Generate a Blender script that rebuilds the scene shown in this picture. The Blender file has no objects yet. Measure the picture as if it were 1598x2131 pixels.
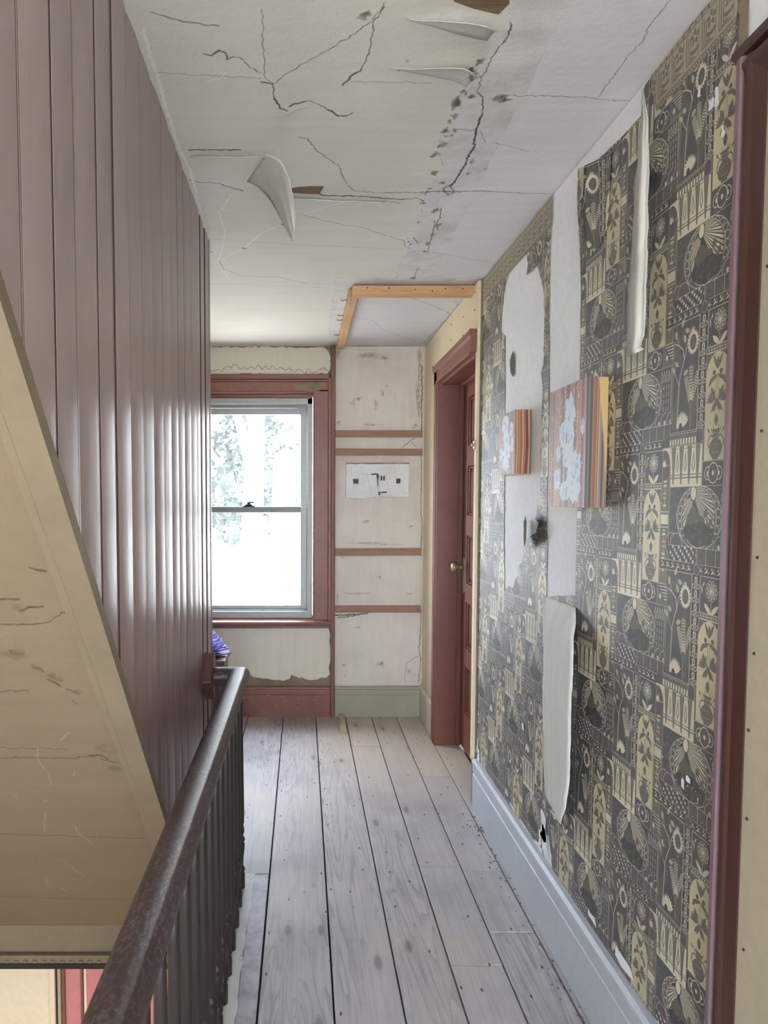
import bpy, math, random
import numpy as np
from mathutils import Vector, Matrix
from mathutils.geometry import tessellate_polygon

C = bpy.context.scene.collection
SC = bpy.context.scene
R = random.Random(7)
PI = math.pi
ZC, XW, YF = 2.42, 0.812, 4.71        # ceiling height, right wall plane, far wall plane
CAMH = 1.43

# ------------------------------------------------------------------ camera
cam_d = bpy.data.cameras.new('camera')
cam = bpy.data.objects.new('camera', cam_d); C.objects.link(cam)
cam.location = (0, 0, CAMH)
cam.rotation_euler = (PI/2 - math.atan(.0577), 0, 0)
cam_d.sensor_fit = 'VERTICAL'; cam_d.sensor_height = 36
cam_d.lens = 1500/2131*36
cam_d.shift_x = 170/2131; cam_d.shift_y = 62/2131
cam_d.clip_start = .02; cam_d.clip_end = 200
SC.camera = cam

# ------------------------------------------------------------------ sky, light, exposure
SKY = 14.0
w = bpy.data.worlds.new('sky'); SC.world = w; w.use_nodes = True
bg = w.node_tree.nodes['Background']
bg.inputs[0].default_value = (.80, .90, 1.04, 1); bg.inputs[1].default_value = SKY
SC.view_settings.view_transform = 'Standard'; SC.view_settings.look = 'None'
SC.view_settings.gamma = 1; SC.view_settings.use_curve_mapping = False
SC.view_settings.exposure = 1.0
SC.cycles.use_denoising = True
SC.cycles.max_bounces = 12; SC.cycles.diffuse_bounces = 8; SC.cycles.transparent_max_bounces = 12
SC.cycles.sample_clamp_indirect = 6
SC.cycles.caustics_reflective = False; SC.cycles.caustics_refractive = False

def area(name, loc, rot, sx, sy, power=0, col=(1, 1, 1), portal=False):
    d = bpy.data.lights.new(name, 'AREA'); d.shape = 'RECTANGLE'; d.size = sx; d.size_y = sy
    d.energy = power; d.color = col
    if portal: d.cycles.is_portal = True
    o = bpy.data.objects.new(name, d); o.location = loc; o.rotation_euler = rot; C.objects.link(o)
    return o
sun_d = bpy.data.lights.new('sun', 'SUN'); sun_d.energy = 40; sun_d.angle = .01; sun_d.color = (1, .97, .94)
sun = bpy.data.objects.new('sun', sun_d); C.objects.link(sun); sun.rotation_euler = Vector((-.42, .52, -.74)).to_track_quat('-Z', 'Y').to_euler()
# portals only guide sampling of the sky through the far window and the added back one
area('portal_far_window', (-.351, YF+.16, 1.37), (-PI/2, 0, 0), .9, 1.5, portal=True)
area('portal_added_window', (-.1, -2.66, 1.35), (PI/2, 0, 0), 1.9, 1.9, portal=True)

# ------------------------------------------------------------------ mesh helpers
class MB:
    def __init__(s): s.v = []; s.f = []; s.uv = None
    def add(s, vs, fs):
        n = len(s.v); s.v += [tuple(p) for p in vs]; s.f += [tuple(i+n for i in q) for q in fs]; return s
    def box(s, x0, x1, y0, y1, z0, z1):
        return s.add([(x0,y0,z0),(x1,y0,z0),(x1,y1,z0),(x0,y1,z0),(x0,y0,z1),(x1,y0,z1),(x1,y1,z1),(x0,y1,z1)],
                     [(0,3,2,1),(4,5,6,7),(0,1,5,4),(1,2,6,5),(2,3,7,6),(3,0,4,7)])
    def prism(s, poly, axis, a0, a1):
        """polygon in the plane across `axis`, extruded from a0 to a1"""
        def P(p, a):
            return {'x': (a, p[0], p[1]), 'y': (p[0], a, p[1]), 'z': (p[0], p[1], a)}[axis]
        n = len(poly)
        vs = [P(p, a0) for p in poly] + [P(p, a1) for p in poly]
        fs = [(i, (i+1) % n, (i+1) % n + n, i+n) for i in range(n)]
        tri = tessellate_polygon([[Vector((p[0], p[1], 0)) for p in poly]])
        fs += [tuple(t) for t in tri] + [tuple(i+n for i in reversed(t)) for t in tri]
        return s.add(vs, fs)
    def sheet(s, polys, fn):
        """flat polygon with holes; fn maps 2-D to 3-D"""
        tri = tessellate_polygon([[Vector((p[0], p[1], 0)) for p in q] for q in polys])
        vs = [fn(p) for q in polys for p in q]
        return s.add(vs, [tuple(t) for t in tri])
    def tube(s, path, r, n=8, cap=True):
        path = [Vector(p) for p in path]; rr = r if isinstance(r, (list, tuple)) else [r]*len(path)
        vs = []; fs = []
        for i, p in enumerate(path):
            t = (path[min(i+1, len(path)-1)] - path[max(i-1, 0)]).normalized()
            a = t.orthogonal().normalized() if i == 0 else (a - t*a.dot(t)).normalized()
            b = t.cross(a)
            for k in range(n):
                q = 2*PI*k/n; vs.append(p + (a*math.cos(q) + b*math.sin(q))*rr[i])
        for i in range(len(path)-1):
            for k in range(n):
                fs.append((i*n+k, i*n+(k+1) % n, (i+1)*n+(k+1) % n, (i+1)*n+k))
        if cap: fs += [tuple(range(n))[::-1], tuple((len(path)-1)*n+k for k in range(n))]
        return s.add(vs, fs)
    def lathe(s, prof, c, n=14, axis='z'):
        vs = []; fs = []
        for r, h in prof:
            for k in range(n):
                q = 2*PI*k/n; a, b = r*math.cos(q), r*math.sin(q)
                vs.append({'z': (c[0]+a, c[1]+b, c[2]+h), 'x': (c[0]+h, c[1]+a, c[2]+b), 'y': (c[0]+a, c[1]+h, c[2]+b)}[axis])
        m = len(prof)
        for i in range(m-1):
            for k in range(n): fs.append((i*n+k, i*n+(k+1) % n, (i+1)*n+(k+1) % n, (i+1)*n+k))
        fs += [tuple(range(n))[::-1], tuple((m-1)*n+k for k in range(n))]
        return s.add(vs, fs)
    def grid(s, rows):
        m = len(rows[0]); vs = [p for r in rows for p in r]; fs = []
        for i in range(len(rows)-1):
            for k in range(m-1): fs.append((i*m+k, i*m+k+1, (i+1)*m+k+1, (i+1)*m+k))
        return s.add(vs, fs)
    def build(s, name, mat, parent=None, bevel=0, smooth=False, solid=0, segs=2):
        o0 = Vector((0, 0, 0)); p = parent
        while p is not None: o0 += p.location; p = p.parent
        me = bpy.data.meshes.new(name)
        me.from_pydata([tuple(Vector(q)-o0) for q in s.v], [], s.f); me.update()
        if mat: me.materials.append(mat)
        o = bpy.data.objects.new(name, me); C.objects.link(o); o.parent = parent
        if smooth: me.shade_smooth()
        if solid:
            md = o.modifiers.new('solid', 'SOLIDIFY'); md.thickness = solid; md.offset = 0
        if bevel:
            md = o.modifiers.new('bevel', 'BEVEL'); md.width = bevel; md.segments = segs; md.limit_method = 'ANGLE'; md.angle_limit = .7
        return o

def box(name, mat, parent, x0, x1, y0, y1, z0, z1, bevel=.0015):
    return MB().box(x0, x1, y0, y1, z0, z1).build(name, mat, parent, bevel)

def empty(name, loc=(0, 0, 0)):
    o = bpy.data.objects.new(name, None); o.location = loc; o.empty_display_size = .05; C.objects.link(o); return o
def tag(o, label, cat, group=None):
    o['label'] = label; o['category'] = cat
    if group: o['group'] = group
    return o
def struct(o, label=None):
    o['kind'] = 'structure'
    if label: o['label'] = label
    return o
def stuff(o, label=None):
    o['kind'] = 'stuff'
    if label: o['label'] = label
    return o
def jag(poly, amp, step, closed=True, rnd=None):
    """torn outline: resample a polygon and shake it"""
    rnd = rnd or R; out = []; n = len(poly)
    for i in range(n if closed else n-1):
        a, b = poly[i], poly[(i+1) % n]; L = math.dist(a, b); k = max(1, int(L/step))
        for j in range(k):
            t = j/k; q = amp*(1 if j else .4)
            out.append((a[0]+(b[0]-a[0])*t + rnd.uniform(-q, q), a[1]+(b[1]-a[1])*t + rnd.uniform(-q, q)))
    if not closed: out.append(tuple(poly[-1]))
    return out

# ------------------------------------------------------------------ node materials
def lin(r, g, b):
    return tuple(((c/255+.055)/1.055)**2.4 if c > 10 else c/255/12.92 for c in (r, g, b)) + (1,)
class N:
    def __init__(s, name):
        s.m = bpy.data.materials.new(name); s.m.use_nodes = True; s.t = s.m.node_tree
        s.b = s.t.nodes['Principled BSDF']
    def n(s, typ, **kw):
        o = s.t.nodes.new(typ)
        for k, v in kw.items():
            if k.startswith('i_'):
                key = k[2:]; o.inputs[int(key) if key.isdigit() else key.replace('_', ' ')].default_value = v
            else: setattr(o, k, v)
        return o
    def l(s, a, b): s.t.links.new(a, b)
    def coord(s, scale=(1, 1, 1), rnd=True, world=False):
        tc = s.n('ShaderNodeNewGeometry' if world else 'ShaderNodeTexCoord')
        out = tc.outputs['Position' if world else 'Object']
        if rnd:
            oi = s.n('ShaderNodeObjectInfo'); mu = s.n('ShaderNodeVectorMath', operation='SCALE')
            cb = s.n('ShaderNodeCombineXYZ')
            for k in range(3): s.l(oi.outputs['Random'], cb.inputs[k])
            s.l(cb.outputs[0], mu.inputs[0]); mu.inputs['Scale'].default_value = 37
            ad = s.n('ShaderNodeVectorMath', operation='ADD'); s.l(out, ad.inputs[0]); s.l(mu.outputs[0], ad.inputs[1]); out = ad.outputs[0]
        mp = s.n('ShaderNodeMapping'); s.l(out, mp.inputs[0]); mp.inputs['Scale'].default_value = scale
        return mp.outputs[0]
    def noise(s, vec, scale=5, detail=4, rough=.55, dist=0):
        o = s.n('ShaderNodeTexNoise'); s.l(vec, o.inputs['Vector'])
        o.inputs['Scale'].default_value = scale; o.inputs['Detail'].default_value = detail
        o.inputs['Roughness'].default_value = rough; o.inputs['Distortion'].default_value = dist
        return o.outputs['Fac']
    def ramp(s, fac, stops):
        o = s.n('ShaderNodeValToRGB'); s.l(fac, o.inputs[0]); e = o.color_ramp.elements
        while len(e) < len(stops): e.new(.5)
        for q, (p, c) in zip(e, stops):
            q.position = p; q.color = c if len(c) == 4 else (*c, 1)
        return o.outputs[0]
    def rampf(s, fac, a, b):
        o = s.n('ShaderNodeMapRange'); s.l(fac, o.inputs[0]); o.inputs[1].default_value = a; o.inputs[2].default_value = b
        return o.outputs[0]
    def mix(s, fac, a, b, mode='MIX'):
        o = s.n('ShaderNodeMix', data_type='RGBA', blend_type=mode)
        for v, i in ((fac, 0), (a, 6), (b, 7)):
            if hasattr(v, 'links'): s.l(v, o.inputs[i])
            else: o.inputs[i].default_value = v
        return o.outputs[2]
    def math(s, op, a, b=0):
        o = s.n('ShaderNodeMath', operation=op)
        for v, i in ((a, 0), (b, 1)):
            if hasattr(v, 'links'): s.l(v, o.inputs[i])
            else: o.inputs[i].default_value = v
        return o.outputs[0]
    def out(s, col, rough=.6, bump=None, bs=.3, bd=.002, spec=.5, metal=0):
        for v, k in ((col, 'Base Color'), (rough, 'Roughness'), (spec, 'Specular IOR Level'), (metal, 'Metallic')):
            if hasattr(v, 'links'): s.l(v, s.b.inputs[k])
            else: s.b.inputs[k].default_value = v
        if bump is not None:
            o = s.n('ShaderNodeBump'); o.inputs['Strength'].default_value = bs; o.inputs['Distance'].default_value = bd
            s.l(bump, o.inputs['Height']); s.l(o.outputs[0], s.b.inputs['Normal'])
        return s.m

def mat_paint(name, base, dirt, rough=.6, sc=3, amt=.5, bs=.25, bd=.002, fleck=None, fleck_amt=.66, spec=.4, bump_sc=40, stretch=(1, 1, 1)):
    k = N(name); v = k.coord(stretch); n1 = k.noise(v, sc, 6, .62); n2 = k.noise(v, bump_sc, 5, .6)
    f = k.math('MULTIPLY', k.rampf(n1, .42, .75), amt)
    c = k.mix(f, lin(*base), lin(*dirt))
    c = k.mix(.12, c, k.ramp(n2, [(.3, (.3, .3, .3)), (.7, (1, 1, 1))]), 'MULTIPLY')
    if fleck:
        n3 = k.noise(v, 75, 3, .7); n4 = k.noise(v, 4, 2, .5)
        ff = k.math('MULTIPLY', k.rampf(n3, fleck_amt, fleck_amt+.02), k.rampf(n4, .5, .66))
        c = k.mix(ff, c, lin(*fleck))
    return k.out(c, rough, n2, bs, bd, spec)

def mat_wood(name, c1, c2, axis, rough=.6, sc=1., spec=.4, knots=False, var=.15, bs=.3, worn=None, worn_amt=.6):
    st = {'x': (3, 70, 70), 'y': (70, 3, 70), 'z': (70, 70, 3)}[axis]
    k = N(name); v = k.coord(tuple(q*sc for q in st)); n1 = k.noise(v, 1, 5, .65, .4)
    st2 = {'x': (.8, 9, 9), 'y': (9, .8, 9), 'z': (9, 9, .8)}[axis]
    v2 = k.coord(tuple(q*sc for q in st2)); n2 = k.noise(v2, 1, 4, .55, 1.2)
    rings = k.math('FRACT', k.math('MULTIPLY', n2, 14))
    rg = k.math('MULTIPLY', k.rampf(rings, .55, 1), .35)
    f = k.math('ADD', k.math('MULTIPLY', k.rampf(n1, .3, .75), .65), rg)
    c = k.mix(f, lin(*c1), lin(*c2))
    v3 = k.coord((1, 1, 1)); n3 = k.noise(v3, 2.2, 5, .6)
    c = k.mix(k.math('MULTIPLY', k.rampf(n3, .5, .8), .35), c, lin(*[q*.62 for q in c2]))
    if knots:
        kv = k.coord({'x': (1.7, 6.5, 1), 'y': (6.5, 1.7, 0), 'z': (6.5, 1, 1.7)}[axis])
        vo = k.n('ShaderNodeTexVoronoi', voronoi_dimensions='2D'); k.l(kv, vo.inputs['Vector']); vo.inputs['Scale'].default_value = 1.0
        kd = k.math('ADD', vo.outputs['Distance'], k.math('MULTIPLY', k.math('SUBTRACT', n3, .5), .12))
        kf = k.rampf(kd, .13, .02)
        c = k.mix(k.math('MULTIPLY', kf, .55), c, lin(*[q*.5 for q in c2]))
    oi = k.n('ShaderNodeObjectInfo')
    hv = k.n('ShaderNodeHueSaturation'); k.l(c, hv.inputs['Color'])
    mr = k.n('ShaderNodeMapRange'); k.l(oi.outputs['Random'], mr.inputs[0]); mr.inputs[3].default_value = 1-var; mr.inputs[4].default_value = 1+var
    k.l(mr.outputs[0], hv.inputs['Value']); c = hv.outputs[0]
    rr = rough
    if worn:
        n5 = k.noise(k.coord((1, .5, 1)), 150, 4, .75); n6 = k.noise(k.coord((1, 1, 1)), 3, 3, .6)
        wf = k.math('MULTIPLY', k.rampf(n5, worn_amt-.14, worn_amt+.02), k.rampf(n6, .38, .62))
        c = k.mix(k.math('MULTIPLY', wf, .22), c, lin(*worn))
    return k.out(c, rr, k.math('ADD', n1, k.math('MULTIPLY', rings, -.15)), bs, .0015, spec)

def mat_flat(name, c, rough=.5, metal=0, spec=.5):
    k = N(name); v = k.coord(); n = k.noise(v, 30, 4)
    col = k.mix(.15, lin(*c), k.ramp(n, [(.3, (.5, .5, .5)), (.7, (1, 1, 1))]), 'MULTIPLY')
    return k.out(col, rough, n, .1, .001, spec, metal)

# ------------------------------------------------------------------ drawing flat print into generated textures (numpy, nothing is loaded)
def new_image(name, arr, data=False):
    h, wd = arr.shape[:2]; im = bpy.data.images.new(name, wd, h, alpha=False, float_buffer=False)
    if data: im.colorspace_settings.name = 'Non-Color'
    a = np.ones((h, wd, 4), np.float32); a[..., :3] = np.clip(arr, 0, 1)
    im.pixels.foreach_set(a.ravel()); im.update(); im.pack(); return im
class Canvas:
    """units: mm; origin (ox,oy) at pixel 0,0; optional wrap; row 0 = bottom"""
    def __init__(s, wmm, hmm, ppm, bgc=(0, 0, 0), ox=0., oy=0., wrap=False):
        s.k = ppm; s.W = int(round(wmm*ppm)); s.H = int(round(hmm*ppm)); s.ox, s.oy, s.wrap = ox, oy, wrap
        s.a = np.ones((s.H, s.W, 3), np.float32)*np.array(bgc, np.float32); s.off = [(0, 0)]
    def put(s, x0, x1, y0, y1, fn, col, alpha=1.):
        col = np.array(col, np.float32)
        for dx, dy in s.off:
            i0 = int(math.floor((x0+dx-s.ox)*s.k))-2; i1 = int(math.ceil((x1+dx-s.ox)*s.k))+2
            j0 = int(math.floor((y0+dy-s.oy)*s.k))-2; j1 = int(math.ceil((y1+dy-s.oy)*s.k))+2
            if not s.wrap:
                i0, i1, j0, j1 = max(i0, 0), min(i1, s.W), max(j0, 0), min(j1, s.H)
            if i1 <= i0 or j1 <= j0: continue
            I = np.arange(i0, i1); J = np.arange(j0, j1)
            X = ((I+.5)/s.k + s.ox - dx)[None, :]; Y = ((J+.5)/s.k + s.oy - dy)[:, None]
            d = fn(X+0*Y, Y+0*X); al = np.clip(.5 - d*s.k, 0, 1)[..., None]*alpha
            ix = np.ix_(J % s.H, I % s.W); s.a[ix] = s.a[ix]*(1-al) + col*al
    def rect(s, x0, x1, y0, y1, c, alpha=1.):
        s.put(x0, x1, y0, y1, lambda X, Y: np.maximum(np.maximum(x0-X, X-x1), np.maximum(y0-Y, Y-y1)), c, alpha)
    def frame(s, x0, x1, y0, y1, c, t=1.):
        s.line([(x0, y0), (x1, y0), (x1, y1), (x0, y1), (x0, y0)], t, c)
    def ell(s, x, y, rx, ry, c, alpha=1., ring=0, rot=0.):
        m = max(rx, ry)+ring; ca, sa = math.cos(rot), math.sin(rot); r = min(rx, ry)
        def f(X, Y):
            u = ((X-x)*ca+(Y-y)*sa)/rx; v = (-(X-x)*sa+(Y-y)*ca)/ry
            q = np.sqrt(u*u+v*v); g = np.sqrt((u/rx)**2+(v/ry)**2)+1e-6
            d = q*(q-1)/g
            return np.abs(d)-ring/2 if ring else d
        s.put(x-m, x+m, y-m, y+m, f, c, alpha)
    def line(s, pts, t, c, alpha=1.):
        for (ax, ay), (bx, by) in zip(pts[:-1], pts[1:]):
            def f(X, Y):
                ux, uy = bx-ax, by-ay; L = ux*ux+uy*uy+1e-9
                h = np.clip(((X-ax)*ux+(Y-ay)*uy)/L, 0, 1)
                return np.hypot(X-ax-ux*h, Y-ay-uy*h)-t/2
            s.put(min(ax, bx)-t, max(ax, bx)+t, min(ay, by)-t, max(ay, by)+t, f, c, alpha)
    def poly(s, pts, c, alpha=1.):
        xs = [p[0] for p in pts]; ys = [p[1] for p in pts]; n = len(pts)
        def f(X, Y):
            d = np.full(X.shape, 1e9); ins = np.zeros(X.shape, bool)
            for i in range(n):
                ax, ay = pts[i]; bx, by = pts[(i+1) % n]; ux, uy = bx-ax, by-ay; L = ux*ux+uy*uy+1e-9
                h = np.clip(((X-ax)*ux+(Y-ay)*uy)/L, 0, 1); d = np.minimum(d, np.hypot(X-ax-ux*h, Y-ay-uy*h))
                if ay != by: ins ^= ((ay > Y) != (by > Y)) & (X < ux*(Y-ay)/(by-ay)+ax)
            return np.where(ins, -d, d)
        s.put(min(xs), max(xs), min(ys), max(ys), f, c, alpha)
    def leaf(s, x, y, L, W, ang, c, alpha=1.):
        pts = []
        for t in np.linspace(0, 1, 9): pts.append((t*L, W*math.sin(PI*t)**.8/2 if 0 < t < 1 else 0))
        for t in np.linspace(1, 0, 9)[1:-1]: pts.append((t*L, -W*math.sin(PI*t)**.8/2))
        ca, sa = math.cos(ang), math.sin(ang)
        s.poly([(x+u*ca-v*sa, y+u*sa+v*ca) for u, v in pts], c, alpha)

# ------------------------------------------------------------------ wallpaper print: a cell of 250 x 532 mm, half-dropped
def rgb(*c): return tuple(q/255 for q in c)
def wallpaper_tile():
    D, D2, K = rgb(80, 79, 83), rgb(92, 91, 91), rgb(65, 64, 67)
    CR, G, O, M, O2 = rgb(208, 199, 177), rgb(174, 165, 143), rgb(108, 104, 91), rgb(94, 80, 90), rgb(93, 91, 83)
    c = Canvas(500, 532, 2, D, wrap=True); c.off = [(0, 0), (250, 266)]; r = random.Random(3)
    rad = math.radians
    # thin floral column and its fan
    c.rect(112, 153, -467, -203, O); c.frame(112, 153, -467, -203, CR, .9)
    for i in range(9):
        y = -216-i*27
        if 300 < -y < 345: continue
        for a in (45, 135, 225, 315, 90, 270): c.leaf(132, y, 11, 4, rad(a), CR if i % 2 else G)
        c.ell(132, y, 3, 3, M); c.line([(132, y-12), (132, y-16)], 1.2, CR)
    c.rect(114, 151, -346, -300, D2)
    for y in (-306, -340):
        for x in range(118, 150, 5): c.ell(x, y, 1.5, 2.4, CR)
    c.rect(116, 149, -334, -312, CR)
    c.rect(100, 153, -203, -165, CR); c.ell(126, -203, 25, 34, M); c.rect(100, 153, -207, -203, O)
    for a in range(15, 180, 15): c.line([(126+8*math.cos(rad(a)), -202+9*math.sin(rad(a))), (126+23*math.cos(rad(a)), -202+31*math.sin(rad(a)))], .8, O)
    c.ell(126, -200, 6, 7, CR)
    for a in range(0, 181, 30): c.line([(126, -200), (126+10*math.cos(rad(a)), -200+11*math.sin(rad(a)))], 1, CR)
    c.frame(100, 153, -203, -165, CR, .9)
    # sun panel
    c.rect(-97, 153, -112, 15, D)
    for _ in range(26):
        c.leaf(r.uniform(-92, -66), r.uniform(-80, 5), 16, 6, r.uniform(0, 6.3), O2)
    c.ell(20, -50, 84, 66, CR, ring=1.6); c.ell(20, -50, 82, 64, D2)
    for a in range(-40, 225, 17):
        x, y = 20+73*math.cos(rad(a)), -50+57*math.sin(rad(a)); c.ell(x, y, 8, 8, CR, ring=1.3); c.ell(x, y, 7, 7, D2)
    c.ell(20, -50, 64, 62, CR); c.ell(20, -50, 62.5, 60.5, K)
    def circ_at(a):
        # ray from the sun to the rim of the circle
        dx, dy = math.cos(a), math.sin(a)
        A = dx*dx/62**2+dy*dy/60**2; B = 2*(-20*dx/62**2+50*dy/60**2); Cc = 400/62**2+2500/60**2-1
        dd = max(B*B-4*A*Cc, 0); return (-B+math.sqrt(dd))/(2*A)
    for i, a in enumerate(range(-58, 40, 6)):
        t1, t2 = rad(a), rad(a+3.9); L1, L2 = circ_at(t1)*.97, circ_at(t2)*.97
        c.poly([(9*math.cos(t1), 12*math.sin(t1)), (L1*math.cos(t1), L1*math.sin(t1)), (L2*math.cos(t2), L2*math.sin(t2)), (9*math.cos(t2), 12*math.sin(t2))], CR if i % 2 else G)
    for i, a in enumerate(range(206, 262, 7)):
        t1, t2 = rad(a), rad(a+4.6); L1, L2 = min(circ_at(t1)*.95, 82), min(circ_at(t2)*.95, 82)
        c.poly([(10*math.cos(t1), 14*math.sin(t1)), (L1*math.cos(t1), L1*math.sin(t1)), (L2*math.cos(t2), L2*math.sin(t2)), (10*math.cos(t2), 14*math.sin(t2))], CR if i % 2 else G)
    for x, y, q in ((0, -46, 15), (-14, -56, 12), (48, -40, 7), (66, -58, 6), (15, -50, 12), (32, -62, 14)): c.ell(x, y, q, q*1.2, O2)
    c.poly([(-20, -62), (0, -72), (20, -58), (45, -60), (80, -72), (70, -100), (20, -112), (-25, -95), (-38, -78)], K)
    for _ in range(40): c.leaf(r.uniform(-15, 60), r.uniform(-104, -66), 9, 2.5, rad(r.uniform(50, 130)), O2)
    for a in range(40, 150, 18): c.line([(30, -108), (30+12*math.cos(rad(a)), -108+18*math.sin(rad(a)))], .9, O)
    c.ell(0, 0, 12.5, 17, K); c.ell(0, 0, 10, 14, CR)
    for i in range(5):
        x = 104+i*10.5
        c.line([(x, -78), (x, -14)], 1.3, CR) if i in (0, 4) else [c.line([(x, y), (x, y-9)], 1.8, CR) for y in (-24, -40, -56, -72)]
        c.line([(x-3.6, -7), (x, 8), (x+3.6, -7)], 1.4, CR); c.ell(x, -13, 3.4, 4, CR, ring=1.3)
    for x in (-72, -50): c.ell(x-14, -110, 24, 25, M); c.ell(x-14, -110, 24, 25, CR, ring=1.3)
    c.rect(-97, -40, -144, -110, D)
    for x in (88, 113, 138): c.rect(x-12, x+14, -111, -83, O2); c.ell(x+12, -111, 22, 26, M); c.ell(x+12, -111, 22, 26, CR, ring=1.3); c.ell(x+8, -107, 4, 5, CR)
    # diagonal beads and spirals
    c.rect(-97, 153, -145, -112, D2)
    for i in range(-3, 6):
        x = -97+i*25
        p = [(x, -112), (x+8, -112), (x+48, -145), (x+40, -145)]
        p = [(min(max(a, -97), 18), b) for a, b in p]; c.poly(p, K)
        for t in np.linspace(.1, .9, 5):
            xx = x+16+40*t
            if -94 < xx < 15: c.ell(xx, -112-33*t, 3, 3.4, CR)
    for i in range(4):
        x = 20+i*33.5; c.rect(x, x+31, -145, -113, D); c.line([(x, -145), (x, -112)], 1.3, CR)
        for q in (5, 9, 13): c.ell(x+16, -129, q, q*.95, O, ring=1.4)
    c.line([(-97, -112), (153, -112)], 1.2, CR)
    # band of birds
    c.rect(-133, 118, -168, -145, K)
    for i in range(11):
        x = -128+i*22
        if abs(x-10) < 14: continue
        y = -156
        c.poly([(x, y-7), (x+9, y+1), (x+17, y+8), (x+11, y-1), (x+19, y-3), (x+10, y-4)], CR)
        c.poly([(x+2, y+3), (x+8, y+9), (x+7, y+1)], CR); c.line([(x+14, y-8), (x+19, y-1)], 1.2, G)
    c.line([(-133, -145.5), (118, -145.5)], 1.1, CR); c.line([(-133, -167.5), (118, -167.5)], 1.1, CR)
    c.rect(8, 34, -168, -145, O2); c.ell(20, -156.5, 11, 11, M); c.ell(20, -156.5, 11, 11, CR, ring=.8)
    # sunflower panel
    c.rect(-103, 4, -400, -168, D)
    for x, y, L, W, a in ((-100, -200, 42, 22, 70), (-88, -178, 36, 14, -60), (-60, -176, 40, 18, -80), (-98, -240, 46, 30, 60), (-66, -262, 34, 22, 120), (-100, -300, 60, 20, 80), (-60, -290, 70, 16, 250),
                          (-95, -395, 70, 26, 75), (-10, -398, 90, 22, 100), (-24, -398, 80, 20, 70), (-18, -330, 80, 10, 85), (-14, -330, 80, 10, 100), (-40, -205, 30, 16, 40), (-30, -180, 26, 9, -40)):
        c.leaf(x, y, L, W, rad(a), O2)
    c.line([(-76, -392), (-72, -330), (-70, -290), (-62, -268), (-52, -248), (-58, -226), (-76, -214), (-92, -208)], 2.2, CR)
    c.line([(-52, -248), (-46, -226), (-30, -198), (-22, -186)], 1.6, CR); c.line([(-70, -300), (-84, -280), (-92, -270)], 1.5, CR); c.line([(-76, -214), (-84, -196)], 1.3, CR)
    for x, y, a in ((-30, -200, 40), (-48, -214, 110), (-86, -200, 100), (-74, -258, 150), (-54, -280, 20), (-88, -272, 130), (-66, -178, 60), (-52, -186, -20)): c.leaf(x, y, 20, 11, rad(a), G)
    for a in range(0, 360, 20): c.leaf(-19+10*math.cos(rad(a)), -218+13*math.sin(rad(a)), 13, 6.5, rad(a), CR)
    c.ell(-19, -218, 12, 16, M); c.ell(-19, -218, 9, 12, O2)
    c.line([(-19, -240), (-18, -330)], 1.2, O)
    for a0, L in ((112, 52), (92, 66), (66, 58)):
        ca, sa = math.cos(rad(a0)), math.sin(rad(a0)); bx, by = -22, -342
        for t in np.linspace(.12, 1, 11):
            for q in (-4.5, 0, 4.5): c.ell(bx+ca*L*t*1.1-sa*q, by+sa*L*t*1.1+ca*q, 1.5, 2.2, CR)
        c.line([(bx-8*sa, by+8*ca), (bx+ca*L*1.1-7*sa, by+sa*L*1.1+7*ca), (bx+ca*L*1.2, by+sa*L*1.2), (bx+ca*L*1.1+7*sa, by+sa*L*1.1-7*ca), (bx+8*sa, by-8*ca)], .9, G)
    c.line([(-22, -342), (-22, -398)], 1.3, G)
    for a in range(55, 200, 14): c.leaf(-52, -390, 36 - abs(a-120)*.12, 7.5, rad(a-20), CR)
    c.ell(-60, -390, 7, 9, K)
    # chain
    c.rect(4, 36, -400, -168, K); c.line([(5, -168), (5, -400)], 1, CR); c.line([(35, -168), (35, -400)], 1, CR)
    for i in range(8):
        y = -172-i*28.5
        c.rect(15, 25, y-13, y, CR); c.rect(18, 22, y-11, y-2, D); c.line([(20, y-13), (20, y-28)], 1.6, CR)
        for q in (-1, 1): c.ell(20+q*8, y-19, 4, 4.5, CR, ring=1.6); c.line([(20+q*4, y-15), (20+q*4, y-26)], 1.3, CR)
    # rosette
    c.rect(37, 118, -242, -168, D); cx, cy = 77, -195
    for a in range(0, 360, 36):
        c.ell(cx+12*math.cos(rad(a)), cy+12*math.sin(rad(a)), 9, 5.5, CR, ring=1.3, rot=rad(a))
    c.ell(cx, cy, 15, 15, CR, ring=1); c.ell(cx, cy, 8, 8, CR, ring=1.3); c.ell(cx, cy, 3, 3, CR)
    c.line([(77, -217), (77, -242)], 1.6, CR); c.leaf(77, -242, 32, 11, rad(140), CR); c.leaf(77, -242, 32, 11, rad(40), CR); c.leaf(44, -205, 20, 5, rad(95), G); c.leaf(46, -188, 12, 4, rad(60), CR)
    c.rect(34, 116, -255, -241, O); c.line([(34, -242), (116, -242)], 1.6, CR); c.line([(34, -254), (116, -254)], 1.6, CR)
    for x in range(42, 116, 9): c.ell(x, -248, 2, 2, CR)
    # arched vase panel
    c.rect(34, 116, -468, -255, D2)
    c.ell(74, -300, 39, 44, CR); c.rect(35, 113, -466, -300, CR); c.rect(37, 111, -464, -300, rgb(196, 185, 152)); c.ell(74, -300, 37, 42, rgb(196, 185, 152))
    for a in range(15, 175, 22): c.line([(74+40*math.cos(rad(a)), -300+45*math.sin(rad(a))), (74+52*math.cos(rad(a)), -300+60*math.sin(rad(a)))], 1, G)
    V = rgb(104, 99, 92)
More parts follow.
